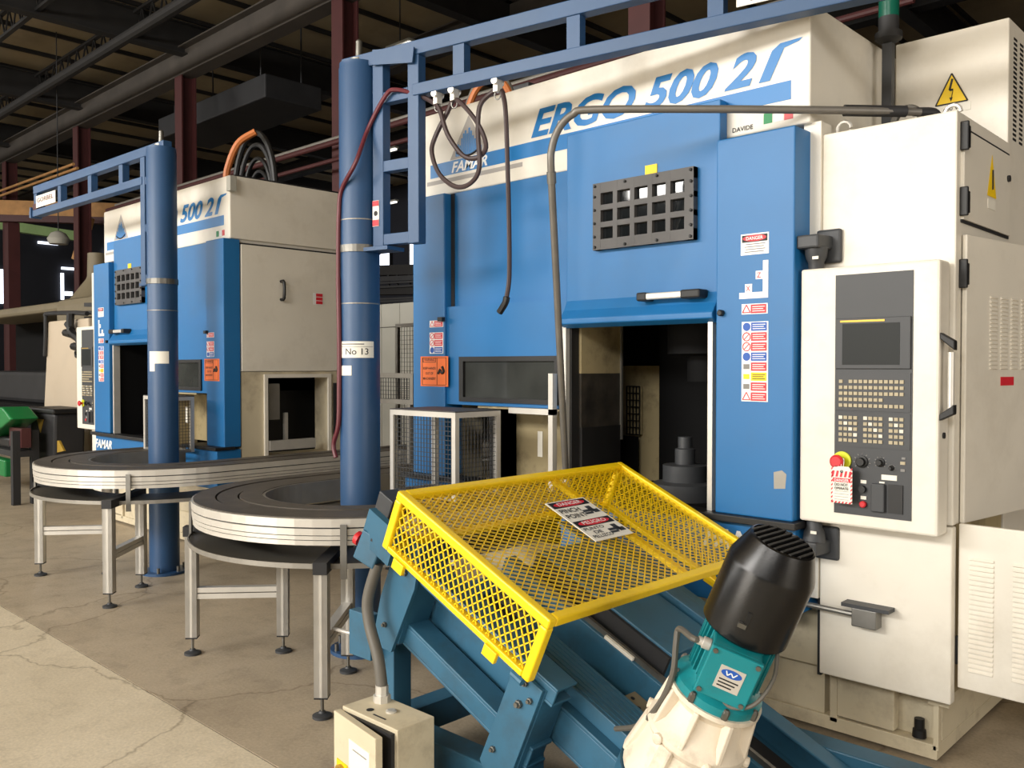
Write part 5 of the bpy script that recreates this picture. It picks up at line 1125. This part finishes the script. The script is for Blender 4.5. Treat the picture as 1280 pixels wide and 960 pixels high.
MB().box(V(0, 555, gy).x, V(15, 555, gy).x, gy+.1, gy+.2, .66, .88).build('red_part', 'rust_red', gn)
p_ = [V(35, 553, gy), V(37, 553, gy), V(43, 566, gy), V(35, 568, gy)]; MB().prism([(p.x, gy+.3, p.z) for p in p_], (0, .02, 0)).build('yellow_flap', 'gold', gn)
c = V(80, 566, 4.19); o = MB().lathe((c.x, 4.19, 0), (0, 0, 1), [(0, .09), (.6, .07), (c.z-.05, .07), (c.z-.04, .085), (c.z+.1, .085), (c.z+.11, .05)], 16).build('filter_canister', 'alu_dull', smooth=True); tag(o, 'small metal canister standing before the beige enclosure', 'canister')
# wooden beam, brace and pale green beam on the red posts
a, b_ = at(-40, 259, 'z', 6.0), at(150, 264, 'z', 6.0)
wbm = thing('wooden_beam', 'thick horizontal timber beam with diagonal brace in the far left', 'beam', tuple((a+b_)/2))
MB().bar(a, b_, .3, .40).build('timber', 'wood', wbm)
MB().bar(a+Vector((0, 0, -.29)), b_+Vector((0, 0, -.29)), .26, .18).build('lower_timber', 'rust_red', wbm)
for px in (15, 103):
    c = at(px, 262, 'z', 6.0); MB().box(c.x-.15, c.x+.15, c.y-.15, c.y+.15, 0, 5.62).build('post', 'rust_red', wbm)
c = at(112, 272, 'z', 5.7); d_ = at(96, 325, 'z', 4.55); MB().bar(c, d_, .2, .2).build('brace', 'wood', wbm)
a, b_ = at(-60, 272, 'z', 7.2), at(100, 296, 'z', 6.6)
o = MB().bar(a, b_, .4, .35).build('green_beam', 'pale_green'); o['label'] = 'pale green painted beam hung behind the timber beam'; struct(o)
for (a_, b2_) in (((-20, 246), (92, 205)), ((-20, 252), (97, 210))):
    pa = at(a_[0], a_[1], 'y', 8.6); pb = at(b2_[0], b2_[1], 'y', 8.6)
    o = MB().cyl(pa, pb, .035, 8).build('copper_pipe', 'wood', smooth=True); tag(o, ('upper' if a_[1] == 246 else 'lower') + ' tan pipe running above the timber beam', 'pipe', 'tan pipes above the timber beam')
c = at(73, 297, 'y', 7.5); hl = thing('hanging_lamp', 'clear round bell lamp hanging under the timber beam', 'lamp', tuple(c))
MB().lathe(c+Vector((0, 0, -.15)), (0, 0, 1), [(0, .2), (.12, .24), (.25, .16), (.3, .05)], 18).build('lamp_shade', 'grey_panel', hl, smooth=True); MB().cyl(c+Vector((0, 0, .15)), Vector((c.x, c.y, 9.26)), .012, 6).build('cord', 'dark', hl)
# lit tubes and slots of daylight at the far end of the hall
for i, (px, py, ww, hh) in enumerate(((60, 304, .9, .12), (89, 336, .9, .12), (78, 358, .14, 1.3), (2, 358, .25, 1.6), (86, 367, .35, .2), (134, 322, .2, .9))):
    c = at(px, py, 'x', -45.9); o = MB().box(-45.95, -45.88, c.y-ww/2, c.y+ww/2, c.z-hh/2, c.z+hh/2).build('window_%d' % (i+10), 'window_light'); struct(o)
for i, (px, py) in enumerate(((500, 60), (447, 82), (485, 190), (487, 255))):
    ly_ = (11.6, 12.4, 15.5, 18.5)[i]; c = at(px, py, 'y', ly_); t = thing('tube_lamp', 'lit ceiling tube lamp hanging far back over the hall', 'lamp', tuple(c), 'far tube lamps')
    MB().box(c.x-.35, c.x+.35, ly_-.04, ly_+.04, c.z, c.z+.05).build('tube', 'lamp_light', t); MB().box(c.x-.38, c.x+.38, ly_-.08, ly_+.08, c.z+.05, c.z+.10).build('reflector', 'grey_panel', t)
    MB().cyl((c.x, ly_, c.z+.10), (c.x, ly_, 9.26), .015, 6).build('hanger', 'dark', t)
